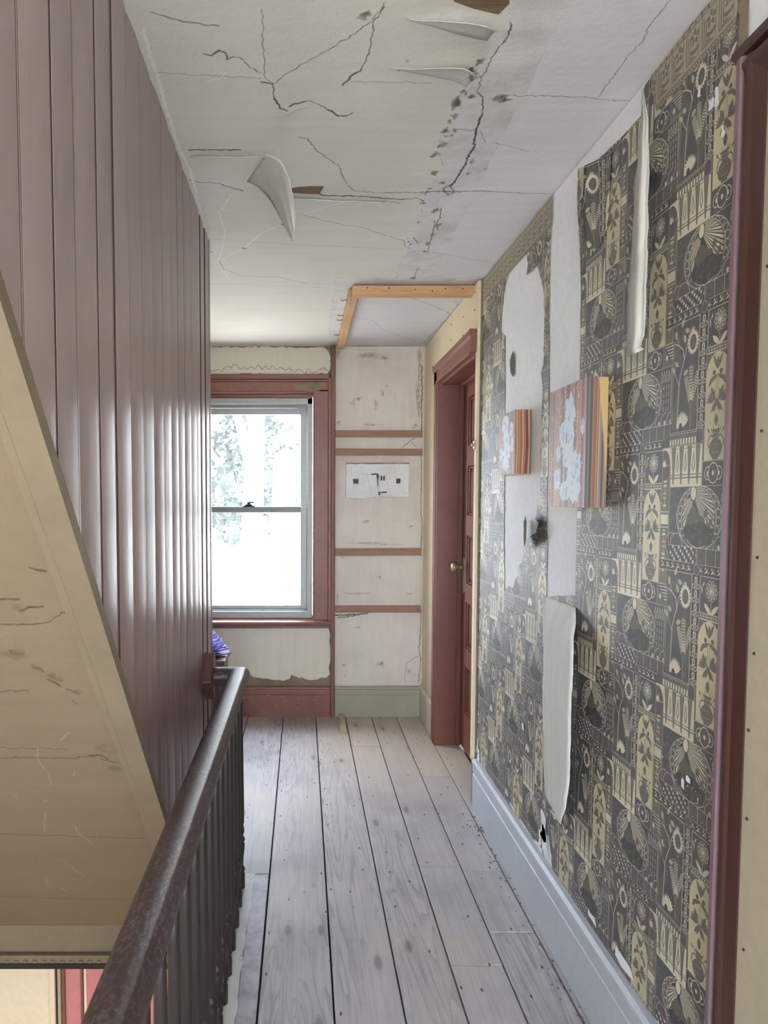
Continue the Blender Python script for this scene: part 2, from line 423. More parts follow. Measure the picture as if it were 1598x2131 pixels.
    for x, y, L, W, a in ((74, -290, 34, 8, 118), (74, -290, 34, 8, 62), (74, -286, 22, 9, 90), (74, -300, 28, 9, 205), (74, -300, 28, 9, -25), (58, -302, 24, 9, 235), (90, -302, 24, 9, -55)): c.leaf(x, y, L, W, rad(a), V)
    for x in (62, 86): c.ell(x, -295, 5, 5, M)
    for q in (-1, 1):
        c.line([(74+q*3, -300), (74+q*3, -350)], 1.1, V); c.leaf(74+q*5, -352, 34, 10, rad(90-q*28), V)
        for a in range(-20, 80, 16): c.leaf(74+q*12, -352, 26, 5, rad(90-q*a-q*10), V)
        c.leaf(74, -350, 30, 9, rad(-90+q*40), V); c.leaf(74, -345, 30, 8, rad(-90+q*18), V); c.line([(74+q*4, -380), (74+q*3, -398)], 1.1, V)
        for a in (30, 55, 80): c.line([(74+q*6, -424), (74+q*6+q*20*math.cos(rad(a)), -424+26*math.sin(rad(a)))], 1.5, V)
        c.leaf(74+q*22, -412, 12, 5, rad(90-q*40), V); c.ell(74+q*15, -432, 11, 13, V, ring=3)
    c.leaf(74, -400, 24, 14, rad(90), V)
    c.rect(64, 84, -428, -408, V); c.rect(60, 88, -410, -406, V); c.ell(74, -444, 22, 20, V); c.rect(64, 84, -467, -460, V)
    for y in (-414, -422, -436, -452): c.line([(62, y), (86, y)], .9, G)
    c.frame(37, 111, -466, -466, CR, .8)
    # arcade
    c.rect(-106, 3, -430, -399, K); c.line([(-106, -400), (3, -400)], 1.2, CR); c.line([(-106, -429), (3, -429)], 1.2, CR)
    for i in range(10):
        x = -103+i*11; c.rect(x, x+7, -427, -414, CR); c.ell(x+3.5, -409, 3.5, 6, G, ring=1.2); c.line([(x-2, -404), (x+9, -404)], .9, CR)
    c.rect(2, 29, -430, -399, O); c.ell(15, -414, 11, 13, M); c.ell(15, -414, 11, 13, K, ring=1.2); c.frame(2, 29, -430, -399, CR, .9)
    # spikes
    c.rect(-96, 29, -518, -430, CR); c.rect(-96, 29, -500, -497, O); c.rect(-96, 29, -493, -491, O)
    for i in range(4):
        x = -84+i*32
        c.poly([(x-9, -431), (x+9, -431), (x+2, -512), (x-2, -512)], O2); c.poly([(x-6.5, -431), (x+6.5, -431), (x, -508)], rgb(118, 114, 96))
        if i < 3: c.poly([(x+16, -440), (x+22, -474), (x+16, -488), (x+10, -474)], O); c.poly([(x+16, -452), (x+19, -474), (x+16, -482), (x+13, -474)], CR); c.line([(x+10, -436), (x+22, -436)], 1.4, O)
    c.frame(-96, 29, -518, -430, O, 1.2)
    # trefoil and stripes
    c.rect(30, 153, -517, -468, D)
    for x in (50, 88): c.ell(x, -492, 11, 13, CR, ring=2); c.ell(x, -492, 4, 5, CR)
    c.ell(69, -492, 18, 21, D); c.ell(69, -492, 17, 20, CR, ring=2.4); c.ell(69, -492, 12, 15, M); c.ell(69, -492, 4, 5, CR)
    c.line([(110, -468), (110, -517)], 1.2, CR)
    for i in range(5): c.line([(118+i*6, -474-i*7), (153, -474-i*7)], 2.2, CR); c.line([(116+i*6, -480-i*7), (116+i*6, -515)], 1.2, G)
    c.ell(124, -497, 5, 6, CR)
    for x0, x1, y0, y1 in ((-97, 153, -112, 15), (-103, 4, -400, -168), (37, 118, -242, -168), (34, 116, -468, -255), (30, 153, -517, -468)): c.frame(x0, x1, y0, y1, CR, .9)
    return c.a
def frieze_tile():
    A, B, M, CR = rgb(160, 152, 126), rgb(116, 108, 98), rgb(110, 94, 100), rgb(186, 176, 148)
    c = Canvas(120, 96, 2.5, A, wrap=True); c.off = [(0, 0)]
    c.rect(0, 120, 84, 96, B)
    for i in range(20): c.rect(i*6, i*6+3, 86, 95, CR) if i % 4 else c.ell(i*6+2, 90, 3, 3.5, M)
    c.line([(0, 84), (120, 84)], 1.4, M); c.rect(0, 120, 0, 9, B)
    for i in range(12): c.ell(i*10+5, 4, 2, 2, CR)
    c.line([(0, 9), (120, 9)], 1.4, M)
    for dx in (0, 60):
        for q in (0, 7, 14): c.line([(dx+4+q, 80-q), (dx+4+q, 18+q*.6), (dx+44-q, 18+q*.6)], 3, M)
        for a in range(18, 378, 72): c.leaf(dx+36+3*math.cos(math.radians(a)), 62+3*math.sin(math.radians(a)), 15, 9, math.radians(a), M)
        c.ell(dx+36, 62, 3, 3, CR); c.leaf(dx+36, 30, 20, 9, .5, M); c.leaf(dx+36, 30, 20, 9, 2.64, M); c.ell(dx+36, 34, 3.2, 5, M)
        c.line([(dx+52, 14), (dx+52, 80)], 2.2, B)
    return c.a

def mat_print(name, img, period, origin, wear=.35, rough=.42, dirt=(96, 92, 88), fade=(150, 142, 118)):
    """print on a wall across x: u runs along -y, v along z"""
    k = N(name); g = k.n('ShaderNodeNewGeometry'); sp = k.n('ShaderNodeSeparateXYZ'); k.l(g.outputs['Position'], sp.inputs[0])
    u = k.math('DIVIDE', k.math('SUBTRACT', k.math('MULTIPLY', sp.outputs[1], -1), origin[0]), period[0])
    v = k.math('DIVIDE', k.math('SUBTRACT', sp.outputs[2], origin[1]), period[1])
    cb = k.n('ShaderNodeCombineXYZ'); k.l(u, cb.inputs[0]); k.l(v, cb.inputs[1])
    im = k.n('ShaderNodeTexImage', image=img, extension='REPEAT', interpolation='Linear'); k.l(cb.outputs[0], im.inputs[0])
    vec = k.coord(rnd=False); n1 = k.noise(vec, 2.2, 6, .65); n2 = k.noise(vec, 26, 5, .7); n3 = k.noise(vec, 120, 2, .5)
    c = k.mix(k.math('MULTIPLY', k.rampf(n1, .4, .75), wear), im.outputs[0], lin(*dirt))
    c = k.mix(k.math('MULTIPLY', k.rampf(n2, .55, .75), wear*.6), c, lin(*fade))
    c = k.mix(k.math('MULTIPLY', k.rampf(n3, .69, .72), k.rampf(n1, .5, .6)), c, lin(205, 200, 188))
    lum = k.n('ShaderNodeRGBToBW'); k.l(im.outputs[0], lum.inputs[0])
    # the light lines are a dull metallic ink, the dark ground is matt paper
    rr = k.n('ShaderNodeMapRange'); k.l(lum.outputs[0], rr.inputs[0]); rr.inputs[3].default_value = rough+.14; rr.inputs[4].default_value = rough-.04
    k.out(c, rr.outputs[0], n2, .12, .001, .5)
    return k.m

def masks(name, mm, ox, oy, wmm, hmm, layers, spots=(), seed=1, jit=1., sr=.35, sa=1.):
    """R = dark cracks, G = pale scratches, B = brown stains"""
    c = Canvas(wmm, hmm, 1/mm, (0, 0, 0), ox, oy); rr = random.Random(seed)
    for ch, items, jt in layers:
        for wd, pts in items:
            p = jag([(a*1000, b*1000) for a, b in pts], jt*jit, 9, False, rr)
            n = len(p); col = [0, 0, 0]; col[ch] = 1
            for i in range(n-1):
                c2 = tuple(max(a, b) for a, b in zip(col, (0, 0, 0)))
                c.line([p[i], p[i+1]], max(wd*rr.uniform(.55, 1.15), .9), c2, .95)
    for x, y, a, b in spots:
        x, y, a, b = x*1000, y*1000, max(a*1000, 2), max(b*1000, 2)
        for _ in range(22):
            q, t = rr.uniform(0, 6.28), rr.uniform(0, .75)
            c.ell(x+a*t*math.cos(q), y+b*t*math.sin(q), a*rr.uniform(.1, .4), b*rr.uniform(.1, .4), (sr, 0, 1), rr.uniform(.2, .7)*sa)
    return new_image(name, c.a, True)

def mat_plaster(name, base, dirt, img, axes, origin, size, rough=.75, amt=.4, sc=2., crack=(70, 62, 54), pale=(236, 234, 230), stain=(112, 98, 84), spec=.3, bs=.35):
    k = N(name); g = k.n('ShaderNodeNewGeometry'); sp = k.n('ShaderNodeSeparateXYZ'); k.l(g.outputs['Position'], sp.inputs[0])
    cb = k.n('ShaderNodeCombineXYZ')
    for i in (0, 1):
        k.l(k.math('DIVIDE', k.math('SUBTRACT', sp.outputs[axes[i]], origin[i]), size[i]), cb.inputs[i])
    im = k.n('ShaderNodeTexImage', image=img, extension='CLIP'); k.l(cb.outputs[0], im.inputs[0])
    ch = k.n('ShaderNodeSeparateColor'); k.l(im.outputs[0], ch.inputs[0])
    v = k.coord(rnd=False); n1 = k.noise(v, sc, 6, .62); n2 = k.noise(v, 45, 5, .6); n3 = k.noise(k.coord((3, 30, 30) if axes == (0, 1) else (30, 30, 3), rnd=False), 1, 4)
    c = k.mix(k.math('MULTIPLY', k.rampf(n1, .42, .78), amt), lin(*base), lin(*dirt))
    c = k.mix(.1, c, k.ramp(n3, [(.3, (.45, .45, .45)), (.65, (1, 1, 1))]), 'MULTIPLY')
    c = k.mix(k.math('MULTIPLY', ch.outputs[2], k.rampf(n2, .25, .6)), c, lin(*stain))
    c = k.mix(ch.outputs[0], c, lin(*crack))
    c = k.mix(k.math('MULTIPLY', ch.outputs[1], .8), c, lin(*pale))
    h = k.math('SUBTRACT', k.math('ADD', k.math('MULTIPLY', n2, .25), k.math('MULTIPLY', n1, 1.6)), k.math('MULTIPLY', ch.outputs[0], .35))
    return k.out(c, rough, h, bs, .014, spec)

# ------------------------------------------------------------------ traced outlines, in metres
CRACKS = [[2,[[-0.309,1.524],[-0.266,1.546],[-0.229,1.558],[-0.175,1.568]]],[4,[[-0.218,1.661],[-0.203,1.668],[-0.184,1.649],[-0.171,1.658],[-0.17,1.682]]],[2.5,[[-0.17,1.682],[-0.155,1.671],[-0.139,1.675],[-0.12,1.711],[-0.094,1.733]]],[1.6,[[-0.082,1.516],[-0.085,1.641],[-0.087,1.748],[-0.07,1.774]]],[5,[[-0.098,1.77],[-0.07,1.778]]],[1.8,[[-0.07,1.778],[-0.044,1.745],[-0.01,1.711],[0.033,1.671],[0.074,1.632],[0.118,1.584],[0.145,1.546],[0.157,1.524],[0.164,1.495]]],[2.6,[[-0.07,1.778],[-0.07,1.839],[-0.061,1.861]]],[5,[[-0.07,1.842],[-0.056,1.885],[-0.039,1.897]]],[6,[[-0.031,1.876],[-0.02,1.865],[0.007,1.852]]],[3,[[0.007,1.852],[0.023,1.85],[0.04,1.865],[0.068,1.894]]],[6,[[0.066,1.892],[0.094,1.92],[0.115,1.92]]],[3,[[0.115,1.92],[0.13,1.901]]],[6,[[0.097,1.784],[0.117,1.741]]],[5,[[0.116,1.739],[0.136,1.724]]],[2.5,[[0.136,1.724],[0.146,1.666],[0.149,1.592],[0.15,1.546],[0.165,1.509]]],[1.2,[[-0.344,1.729],[-0.257,1.741],[-0.095,1.754]]],[1,[[0.115,1.768],[0.193,1.77],[0.309,1.772]]],[6,[[-0.321,2.101],[-0.257,2.101],[-0.175,2.101]]],[6,[[-0.351,2.291],[-0.34,2.305]]],[3,[[-0.34,2.305],[-0.262,2.318]]],[5,[[-0.262,2.318],[-0.227,2.346],[-0.191,2.371]]],[7,[[0.04,2.374],[0.067,2.407],[0.174,2.411]]],[6,[[0.174,2.411],[0.27,2.43],[0.334,2.437]]],[3,[[0.334,2.437],[0.377,2.426],[0.4,2.449],[0.409,2.484]]],[2.5,[[-0.009,2.031],[0.015,2.039],[0.042,2.11],[0.086,2.168],[0.108,2.198],[0.122,2.261],[0.14,2.325],[0.168,2.371],[0.265,2.389]]],[4,[[0.265,2.385],[0.419,2.382],[0.514,2.389]]],[3.4,[[0.419,2.382],[0.574,2.382],[0.646,2.389]]],[2.5,[[0.646,2.389],[0.719,2.4],[0.811,2.404]]],[1.8,[[-0.015,2.557],[0.122,2.644],[0.211,2.676],[0.308,2.761],[0.387,2.811],[0.405,2.874]]],[1,[[-0.359,2.796],[-0.054,2.853],[0.362,2.906]]],[2.4,[[-0.373,2.917],[-0.358,2.95]]],[2,[[-0.344,3.031],[-0.338,3.155],[-0.273,3.241],[-0.19,3.262],[-0.105,3.262],[-0.063,3.304],[0.024,3.361]]],[1,[[-0.431,3.361],[0.025,3.413],[0.137,3.436]]],[1.6,[[0.733,1.495],[0.729,1.576],[0.738,1.627],[0.73,1.693],[0.73,1.768],[0.731,1.839]]],[2,[[0.508,1.829],[0.528,1.835],[0.557,1.835],[0.605,1.835],[0.629,1.837],[0.702,1.842],[0.742,1.852],[0.792,1.857],[0.816,1.857]]],[3,[[0.433,1.561],[0.442,1.6],[0.436,1.632],[0.429,1.666]]],[2,[[0.429,1.666],[0.423,1.748],[0.426,1.818]]],[3,[[0.426,1.818],[0.446,1.839],[0.463,1.917]]],[6,[[0.463,1.917],[0.466,1.97],[0.47,2.015],[0.483,2.095],[0.479,2.138]]],[6,[[0.479,2.138],[0.482,2.183],[0.478,2.261],[0.472,2.353]]],[4,[[0.472,2.353],[0.49,2.389],[0.475,2.411],[0.45,2.364],[0.468,2.332]]],[3,[[0.473,2.516],[0.486,2.6],[0.483,2.667],[0.5,2.713]]],[3,[[0.471,2.622],[0.488,2.761],[0.498,2.89],[0.501,2.962]]],[3,[[0.497,3.155],[0.501,3.318]]],[1.4,[[0.457,2.928],[0.565,2.973],[0.742,3.061],[0.827,3.08]]],[2.4,[[0.42,2.786],[0.448,2.853]]],[2.5,[[0.546,2.229],[0.551,2.22]]],[1,[[0.4,1.99],[0.48,2.002],[0.51,2.068]]],[1,[[0.537,2.068],[0.646,2.118]]],[1.4,[[0.4,1.99],[0.427,1.995],[0.468,2.005]]],[3,[[0.382,3.555],[0.388,3.531],[0.43,3.531],[0.576,3.648]]],[2,[[0.576,3.648],[0.667,3.755],[0.763,3.868],[0.813,4.01]]],[1.4,[[0.758,3.868],[0.827,3.989]]],[1.6,[[0.277,3.989],[0.388,4.052],[0.442,4.185],[0.483,4.303],[0.652,4.492],[0.76,4.642]]],[1.4,[[0.764,3.665],[0.806,3.773],[0.809,3.868]]],[2.5,[[0.766,4.642],[0.794,4.02],[0.819,3.613]]]]
SCRATCH = [[5,[[-0.347,3.049],[-0.318,2.917],[-0.287,2.737],[-0.287,2.536],[-0.26,2.488],[-0.232,2.4]]],[5,[[-0.325,3.031],[-0.267,2.945],[-0.235,2.906]]],[6,[[-0.235,2.906],[-0.15,2.737],[-0.094,2.676],[-0.067,2.644]]],[5,[[0.002,2.566],[0.083,2.496],[0.138,2.46]]],[3,[[-0.354,3.061],[-0.324,3.325]]],[3,[[-0.227,1.768],[-0.197,1.758],[-0.177,1.729]]],[8,[[-0.333,1.576],[-0.338,1.658],[-0.339,1.788],[-0.345,1.929],[-0.347,2.068],[-0.338,2.198],[-0.341,2.346],[-0.361,2.786]]]]
SPOTS = [[0.126,1.534,0.0128,0.0133],[0.495,1.846,0.0179,0.0195],[0.385,1.859,0.0108,0.0265],[0.384,1.995,0.0103,0.0152],[0.389,2.068,0.012,0.0192],[0.498,2.177,0.0071,0.0152],[0.505,2.258,0.0059,0.0098],[0.381,2.13,0.0138,0.0145],[0.402,2.245,0.0117,0.0162],[0.404,1.693,0.0098,0.0145],[0.455,2.536,0.0132,0.025],[0.488,2.667,0.0104,0.0231],[0.487,2.757,0.009,0.0148],[0.486,2.853,0.0112,0.0211],[0.49,2.945,0.0077,0.0169],[-0.229,2.901,0.0095,0.0109],[-0.067,2.649,0.0103,0.0136],[0.238,1.689,0.0033,0.0036],[0.223,1.724,0.0022,0.0037],[0.438,2.318,0.0105,0.0103],[0.392,1.808,0.0093,0.0083],[0.493,3.289,0.0129,0.0212],[0.306,2.183,0.0566,0.0245],[0.24,2.168,0.0365,0.0181],[0.401,1.748,0.0068,0.0175],[0.416,1.839,0.0083,0.0107]]
PAINT_EDGE = [[0.419,1.516],[0.421,1.553],[0.412,1.6],[0.431,1.632],[0.401,1.658],[0.419,1.711],[0.403,1.758],[0.403,1.808],[0.379,1.829],[0.407,1.894],[0.396,1.941],[0.404,2.041],[0.399,2.153],[0.418,2.213],[0.407,2.311],[0.399,2.4],[0.407,2.496],[0.408,2.622],[0.419,2.761],[0.413,2.837],[0.419,2.973],[0.414,3.123],[0.413,3.275]]
SCAR_R = [[0.54,1.516],[0.545,1.872],[0.56,2.419],[0.573,2.917],[0.589,3.325]]
LCORN = [[0.41,3.282],[0.147,3.262],[0.148,3.597],[0.164,4.628]]
WP_FAR = [[3.318,2.399],[3.098,2.398],[2.791,2.399],[2.593,2.418],[2.408,2.417],[2.406,2.384],[2.407,2.324],[2.413,2.187],[2.41,2.062],[2.405,1.968],[2.394,1.775],[2.391,1.495],[2.391,1.404],[2.382,1.257],[2.384,1.117],[2.397,1.013],[2.387,0.771],[2.378,0.527],[2.369,0.366],[2.389,0.298],[2.47,0.275],[2.58,0.28],[2.7,0.27],[2.83,0.261],[2.975,0.259],[3.135,0.262],[3.23,0.271],[3.292,0.231],[3.333,0.303],[3.311,0.402],[3.372,0.476],[3.354,0.664],[3.341,0.758],[3.377,0.889],[3.387,1.07],[3.381,1.297],[3.385,1.522],[3.379,1.745],[3.373,1.965],[3.379,2.054],[3.34,2.177],[3.33,2.304]]
WP_HOLE = [[2.978,2.211],[2.934,2.294],[2.882,2.325],[2.769,2.325],[2.664,2.322],[2.645,2.28],[2.659,2.244],[2.593,2.234],[2.542,2.241],[2.509,2.193],[2.471,2.142],[2.456,2.043],[2.456,1.963],[2.457,1.884],[2.48,1.864],[2.463,1.821],[2.462,1.724],[2.467,1.562],[2.477,1.464],[2.488,1.398],[2.512,1.365],[2.475,1.352],[2.499,1.315],[2.605,1.293],[2.619,1.257],[2.645,1.202],[2.697,1.183],[2.719,1.141],[2.766,1.089],[2.824,1.092],[2.877,1.07],[2.898,1.316],[2.902,1.509],[2.914,1.701],[2.918,1.893],[2.929,2.085],[2.994,2.119]]
WP_NEAR = [[2.185,2.405],[2.119,2.382],[2.057,2.358],[2.018,2.363],[1.957,2.357],[1.899,2.351],[1.845,2.35],[1.781,2.35],[1.778,2.387],[1.768,2.411],[1.681,2.415],[1.6,2.423],[1.512,2.424],[1.403,2.415],[1.399,2.369],[1.402,2.342],[1.391,2.33],[1.392,2.27],[1.396,2.229],[1.396,2.186],[1.396,2.098],[1.396,1.992],[1.396,1.886],[1.396,1.778],[1.397,1.633],[1.396,1.486],[1.396,1.3],[1.397,1.111],[1.396,0.9],[1.395,0.705],[1.393,0.459],[1.393,0.307],[1.477,0.293],[1.537,0.281],[1.58,0.277],[1.625,0.271],[1.674,0.275],[1.724,0.262],[1.779,0.266],[1.836,0.261],[1.878,0.255],[1.929,0.264],[1.963,0.265],[2.007,0.255],[2.069,0.26],[2.167,0.258],[2.208,0.249],[2.274,0.265],[2.285,0.299],[2.31,0.327],[2.338,0.322],[2.355,0.372],[2.378,0.773],[2.378,1.017],[2.364,1.107],[2.28,1.128],[2.128,1.145],[2.128,1.275],[2.128,1.403],[2.129,1.74],[2.135,1.907],[2.139,2.046],[2.158,2.19],[2.179,2.294]]
FLAP2 = [[2.366,1.118],[2.233,1.14],[2.083,1.147],[2.082,1.068],[2.091,1.031],[2.092,0.924],[2.102,0.821],[2.098,0.692],[2.104,0.602],[2.122,0.506],[2.167,0.441],[2.235,0.438],[2.299,0.437],[2.328,0.546],[2.349,0.733],[2.351,0.941],[2.373,1.066]]
STRIP3 = [[1.723,2.382],[1.718,2.378],[1.71,2.356],[1.691,2.303],[1.681,2.214],[1.678,2.128],[1.674,1.966],[1.675,1.869],[1.677,1.783],[1.703,1.787],[1.762,1.776],[1.77,1.826],[1.772,1.94],[1.752,2.047],[1.749,2.157],[1.734,2.238],[1.723,2.336]]
RAG = [[2.603,1.354],[2.496,1.375],[2.439,1.358],[2.451,1.301],[2.49,1.279],[2.553,1.265],[2.588,1.297]]
STAIN = [[-0.599,2.275],[-0.571,2.257],[-0.549,2.275],[-0.518,2.263],[-0.493,2.294],[-0.462,2.282],[-0.45,2.306],[-0.419,2.288],[-0.4,2.275],[-0.375,2.294],[-0.354,2.275],[-0.332,2.294],[-0.307,2.275],[-0.288,2.3],[-0.261,2.272],[-0.239,2.294],[-0.214,2.275],[-0.195,2.297],[-0.168,2.275],[-0.136,2.288],[-0.105,2.269],[-0.078,2.282],[-0.053,2.257],[-0.028,2.275],[-0.003,2.263],[0.016,2.245],[0.034,2.275],[0.065,2.251],[0.102,2.263],[0.133,2.285],[0.164,2.269],[0.189,2.245]]
PATCH_TOP = [[-0.598,2.41],[-0.214,2.416],[0.146,2.41],[0.17,2.386],[0.183,2.346],[0.18,2.275],[0.158,2.242],[0.121,2.254],[0.081,2.232],[0.003,2.239],[-0.09,2.236],[-0.183,2.229],[-0.245,2.242],[-0.338,2.251],[-0.431,2.245],[-0.494,2.232],[-0.556,2.242],[-0.599,2.242]]
PATCH_LOW = [[-0.58,0.598],[-0.503,0.602],[-0.456,0.605],[-0.345,0.598],[-0.266,0.602],[-0.187,0.586],[-0.092,0.592],[0.035,0.598],[0.098,0.602],[0.161,0.602],[0.177,0.579],[0.181,0.483],[0.19,0.387],[0.175,0.323],[0.184,0.284],[0.156,0.258],[0.099,0.246],[0.019,0.249],[-0.045,0.268],[-0.073,0.275],[-0.086,0.252],[-0.124,0.239],[-0.204,0.242],[-0.267,0.252],[-0.315,0.258],[-0.34,0.278],[-0.394,0.275],[-0.582,0.275]]
CLOSET_STAIN = [[[0.452,2.361],0.125,0.025],[[0.53,2.346],0.0375,0.01875],[[0.22,2.367],0.04375,0.05625],[[0.754,2.3],0.015625,0.1875],[[0.749,2.085],0.021875,0.15625],[[0.759,2.361],0.01875,0.0625],[[0.547,2.168],0.009375,0.009375],[[0.361,2.085],0.0375,0.025],[[0.33,2.06],0.01875,0.03125],[[0.476,2.048],0.01875,0.04375],[[0.516,2.122],0.01875,0.03125],[[0.237,1.931],0.025,0.01875],[[0.471,1.921],0.09375,0.0125],[[0.735,1.915],0.03125,0.025],[[0.411,1.292],0.03125,0.01875],[[0.71,1.26],0.01875,0.009375],[[0.508,0.929],0.015625,0.01875],[[0.698,0.818],0.03125,0.0125],[[0.335,0.818],0.125,0.0078125],[[0.412,1.15],0.1875,0.00625],[[0.273,0.339],0.01875,0.015625],[[0.521,0.349],0.04375,0.025],[[0.702,0.307],0.01875,0.03125],[[0.367,0.595],0.03125,0.0125],[[0.283,0.275],0.00625,0.03125],[[0.193,0.483],0.0125,0.01875],[[0.231,0.802],0.009375,0.0625],[[0.538,1.141],0.15625,0.00625],[[0.261,1.056],0.01875,0.00625]]
CLOSET_CRACK = [[4,[[0.652,1.776],[0.69,1.807],[0.727,1.835]]],[3,[[0.705,1.816],[0.721,1.791],[0.74,1.776]]],[6,[[0.772,2.3],[0.773,1.869]]],[4,[[0.771,1.776],[0.776,1.558],[0.771,1.402],[0.782,1.245],[0.774,1.087]]],[4,[[0.778,0.707],[0.777,0.515],[0.768,0.451],[0.781,0.387],[0.767,0.226]]],[2,[[0.678,0.226],[0.686,0.355],[0.765,0.403]]],[9,[[0.218,0.675],[0.351,0.678],[0.43,0.688]]],[7,[[0.225,0.656],[0.351,0.672]]]]
SOFF_CRACK = [[4,[[-0.412,1.035],[-0.404,1.059],[-0.406,1.091]]],[4,[[-0.406,1.101],[-0.393,1.115],[-0.381,1.118]]],[3,[[-0.377,1.132],[-0.355,1.147]]],[3,[[-0.451,1.185],[-0.426,1.192]]],[3,[[-0.524,1.242],[-0.49,1.24]]],[2,[[-0.544,1.287],[-0.456,1.283],[-0.399,1.253]]],[4,[[-0.55,1.34],[-0.525,1.346]]],[4,[[-0.513,1.372],[-0.504,1.385]]],[4,[[-0.502,1.404],[-0.483,1.419]]],[3,[[-0.472,1.427],[-0.451,1.439]]],[3,[[-0.471,1.454],[-0.464,1.463]]],[2,[[-0.69,1.614],[-0.526,1.616],[-0.474,1.608]]],[4,[[-0.485,1.608],[-0.457,1.607],[-0.445,1.622]]],[2,[[-0.46,1.616],[-0.401,1.642]]],[1.5,[[-0.676,1.583],[-0.528,1.589]]],[1.5,[[-0.814,1.894],[-0.431,1.915]]],[1.5,[[-0.958,2.215],[-0.566,2.233]]],[2,[[-0.609,1.433],[-0.55,1.431]]],[3,[[-0.498,1.26],[-0.453,1.253]]],[3,[[-0.357,1.118],[-0.367,1.085],[-0.377,1.053]]]]
SOFF_SCR = [[4,[[-0.534,1.561],[-0.506,1.54]]],[3,[[-0.592,1.582],[-0.604,1.619],[-0.602,1.65]]],[3,[[-0.658,1.804],[-0.695,1.894]]],[4,[[-0.603,1.863],[-0.601,1.894],[-0.582,1.936]]],[3,[[-0.695,2.011],[-0.674,2.052],[-0.655,2.103]]],[6,[[-0.771,2.103],[-0.783,2.156]]],[5,[[-0.754,2.156],[-0.731,2.198]]],[3,[[-0.534,1.657],[-0.542,1.673]]],[2,[[-0.599,1.665],[-0.608,1.706]]],[3,[[-0.713,1.741],[-0.707,1.749]]],[3,[[-0.65,1.767],[-0.637,1.758]]]]
SOFF_SP = [[[-0.763,2.009],0.006],[[-0.652,2.108],0.005],[[-0.757,2.164],0.01],[[-0.932,2.318],0.006],[[-0.543,1.346],0.03],[[-0.49,1.399],0.025],[[-0.517,1.372],0.02],[[-0.454,1.433],0.02],[[-0.436,1.65],0.03],[[-0.441,1.589],0.03],[[-0.404,1.749],0.02],[[-0.416,1.823],0.02],[[-0.501,1.255],0.015]]

# ------------------------------------------------------------------ materials
IMG_C = masks('ceiling_marks', 2, -1300, 900, 2200, 3900, [(0, CRACKS, 3), (1, SCRATCH, 3)], [[*q[:2], q[2]*1.35, q[3]*1.35] for q in SPOTS if q[2] < .02]+[[0.495, 1.846, .028, .02]]*3+[[0.385, 1.859, .014, .03]]*2+[[p[0]+R.uniform(-.015, .008), p[1]+R.uniform(-.05, .05), R.uniform(.003, .012), R.uniform(.003, .016)] for p in PAINT_EDGE[3:] for _ in range(R.choice((0, 0, 1, 4)))], 2)
IMG_S = masks('soffit_marks', 2, -1400, 100, 1100, 2400, [(0, SOFF_CRACK, 3), (1, [[w_*.45, p_] for w_, p_ in SOFF_SCR], 3)], [(x, y, r, r*.6) for (x, y), r in SOFF_SP], 3, sr=0, sa=.6)
IMG_F = masks('far_wall_marks', 2.2, -900, 0, 1750, 2450, [(0, CLOSET_CRACK, 3), (0, [[5, STAIN]], 5)], [(c[0], c[1], a, b) for c, a, b in CLOSET_STAIN], 4, sr=0, sa=.55)
CM = ((0, 1), (-1.3, .9), (2.2, 3.9)); SM = ((0, 1), (-1.4, .1), (1.1, 2.4)); FM = ((0, 2), (-.9, 0), (1.75, 2.45))
m_ceil_l = mat_plaster('ceiling_old_paint', (216, 215, 211), (198, 197, 191), IMG_C, *CM, crack=(66, 62, 57))
m_ceil_r = mat_plaster('ceiling_cool_plaster', (214, 214, 220), (203, 202, 208), IMG_C, *CM, crack=(78, 74, 72))
m_flap = mat_paint('hanging_paint_strip', (190, 187, 182), (170, 165, 158), .8, 6, .6, .3, .003)  # greyer than the ceiling paint: shade on the hanging strip put into its colour
m_scar = mat_plaster('ceiling_scar_plaster', (216, 214, 218), (178, 173, 172), IMG_C, *CM, crack=(62, 55, 50), amt=.8, sc=7)
m_soff = mat_plaster('soffit_plaster', (122, 108, 88), (108, 94, 75), IMG_S, *SM, crack=(72, 58, 44), pale=(170, 156, 130), stain=(92, 77, 58))
m_closet = mat_plaster('closet_plaster', (214, 207, 197), (178, 170, 159), IMG_F, *FM, amt=.55, crack=(92, 82, 72), stain=(128, 120, 108), sc=3)
m_green = mat_plaster('far_wall_green_paint', (218, 214, 198), (202, 197, 180), IMG_F, *FM, crack=(164, 158, 134), sc=2)
m_bare = mat_paint('bare_grey_plaster', (142, 127, 108), (110, 97, 82), .9, 9, .8, .5, .004)
m_bright = mat_paint('torn_white_plaster', (234, 236, 240), (218, 219, 218), .8, 3, .5, .15, .002)
m_paperback = mat_paint('wallpaper_back', (190, 187, 181), (150, 145, 136), .85, 7, .9, .3, .003, stretch=(1, 3, .6))
m_paperw = mat_paint('white_paper_back', (222, 223, 222), (200, 194, 180), .85, 3, .7, .3, .004, stretch=(1, 3, .5))
m_drywall = mat_paint('cream_drywall', (224, 209, 180), (208, 193, 164), .75, 2, .4, .1)
m_cream = mat_paint('cream_cover_sheet', (172, 162, 142), (158, 147, 126), .7, 2, .5, .2, fleck=(150, 140, 120))
m_red = mat_paint('red_brown_paint', (134, 87, 75), (110, 78, 70), .45, 7, .8, .2, fleck=(206, 192, 180), fleck_amt=.665, spec=.5)
m_reddoor = mat_paint('red_brown_door_paint', (124, 76, 64), (102, 62, 53), .4, 3, .6, .12, fleck=(186, 160, 148), fleck_amt=.72, spec=.5)
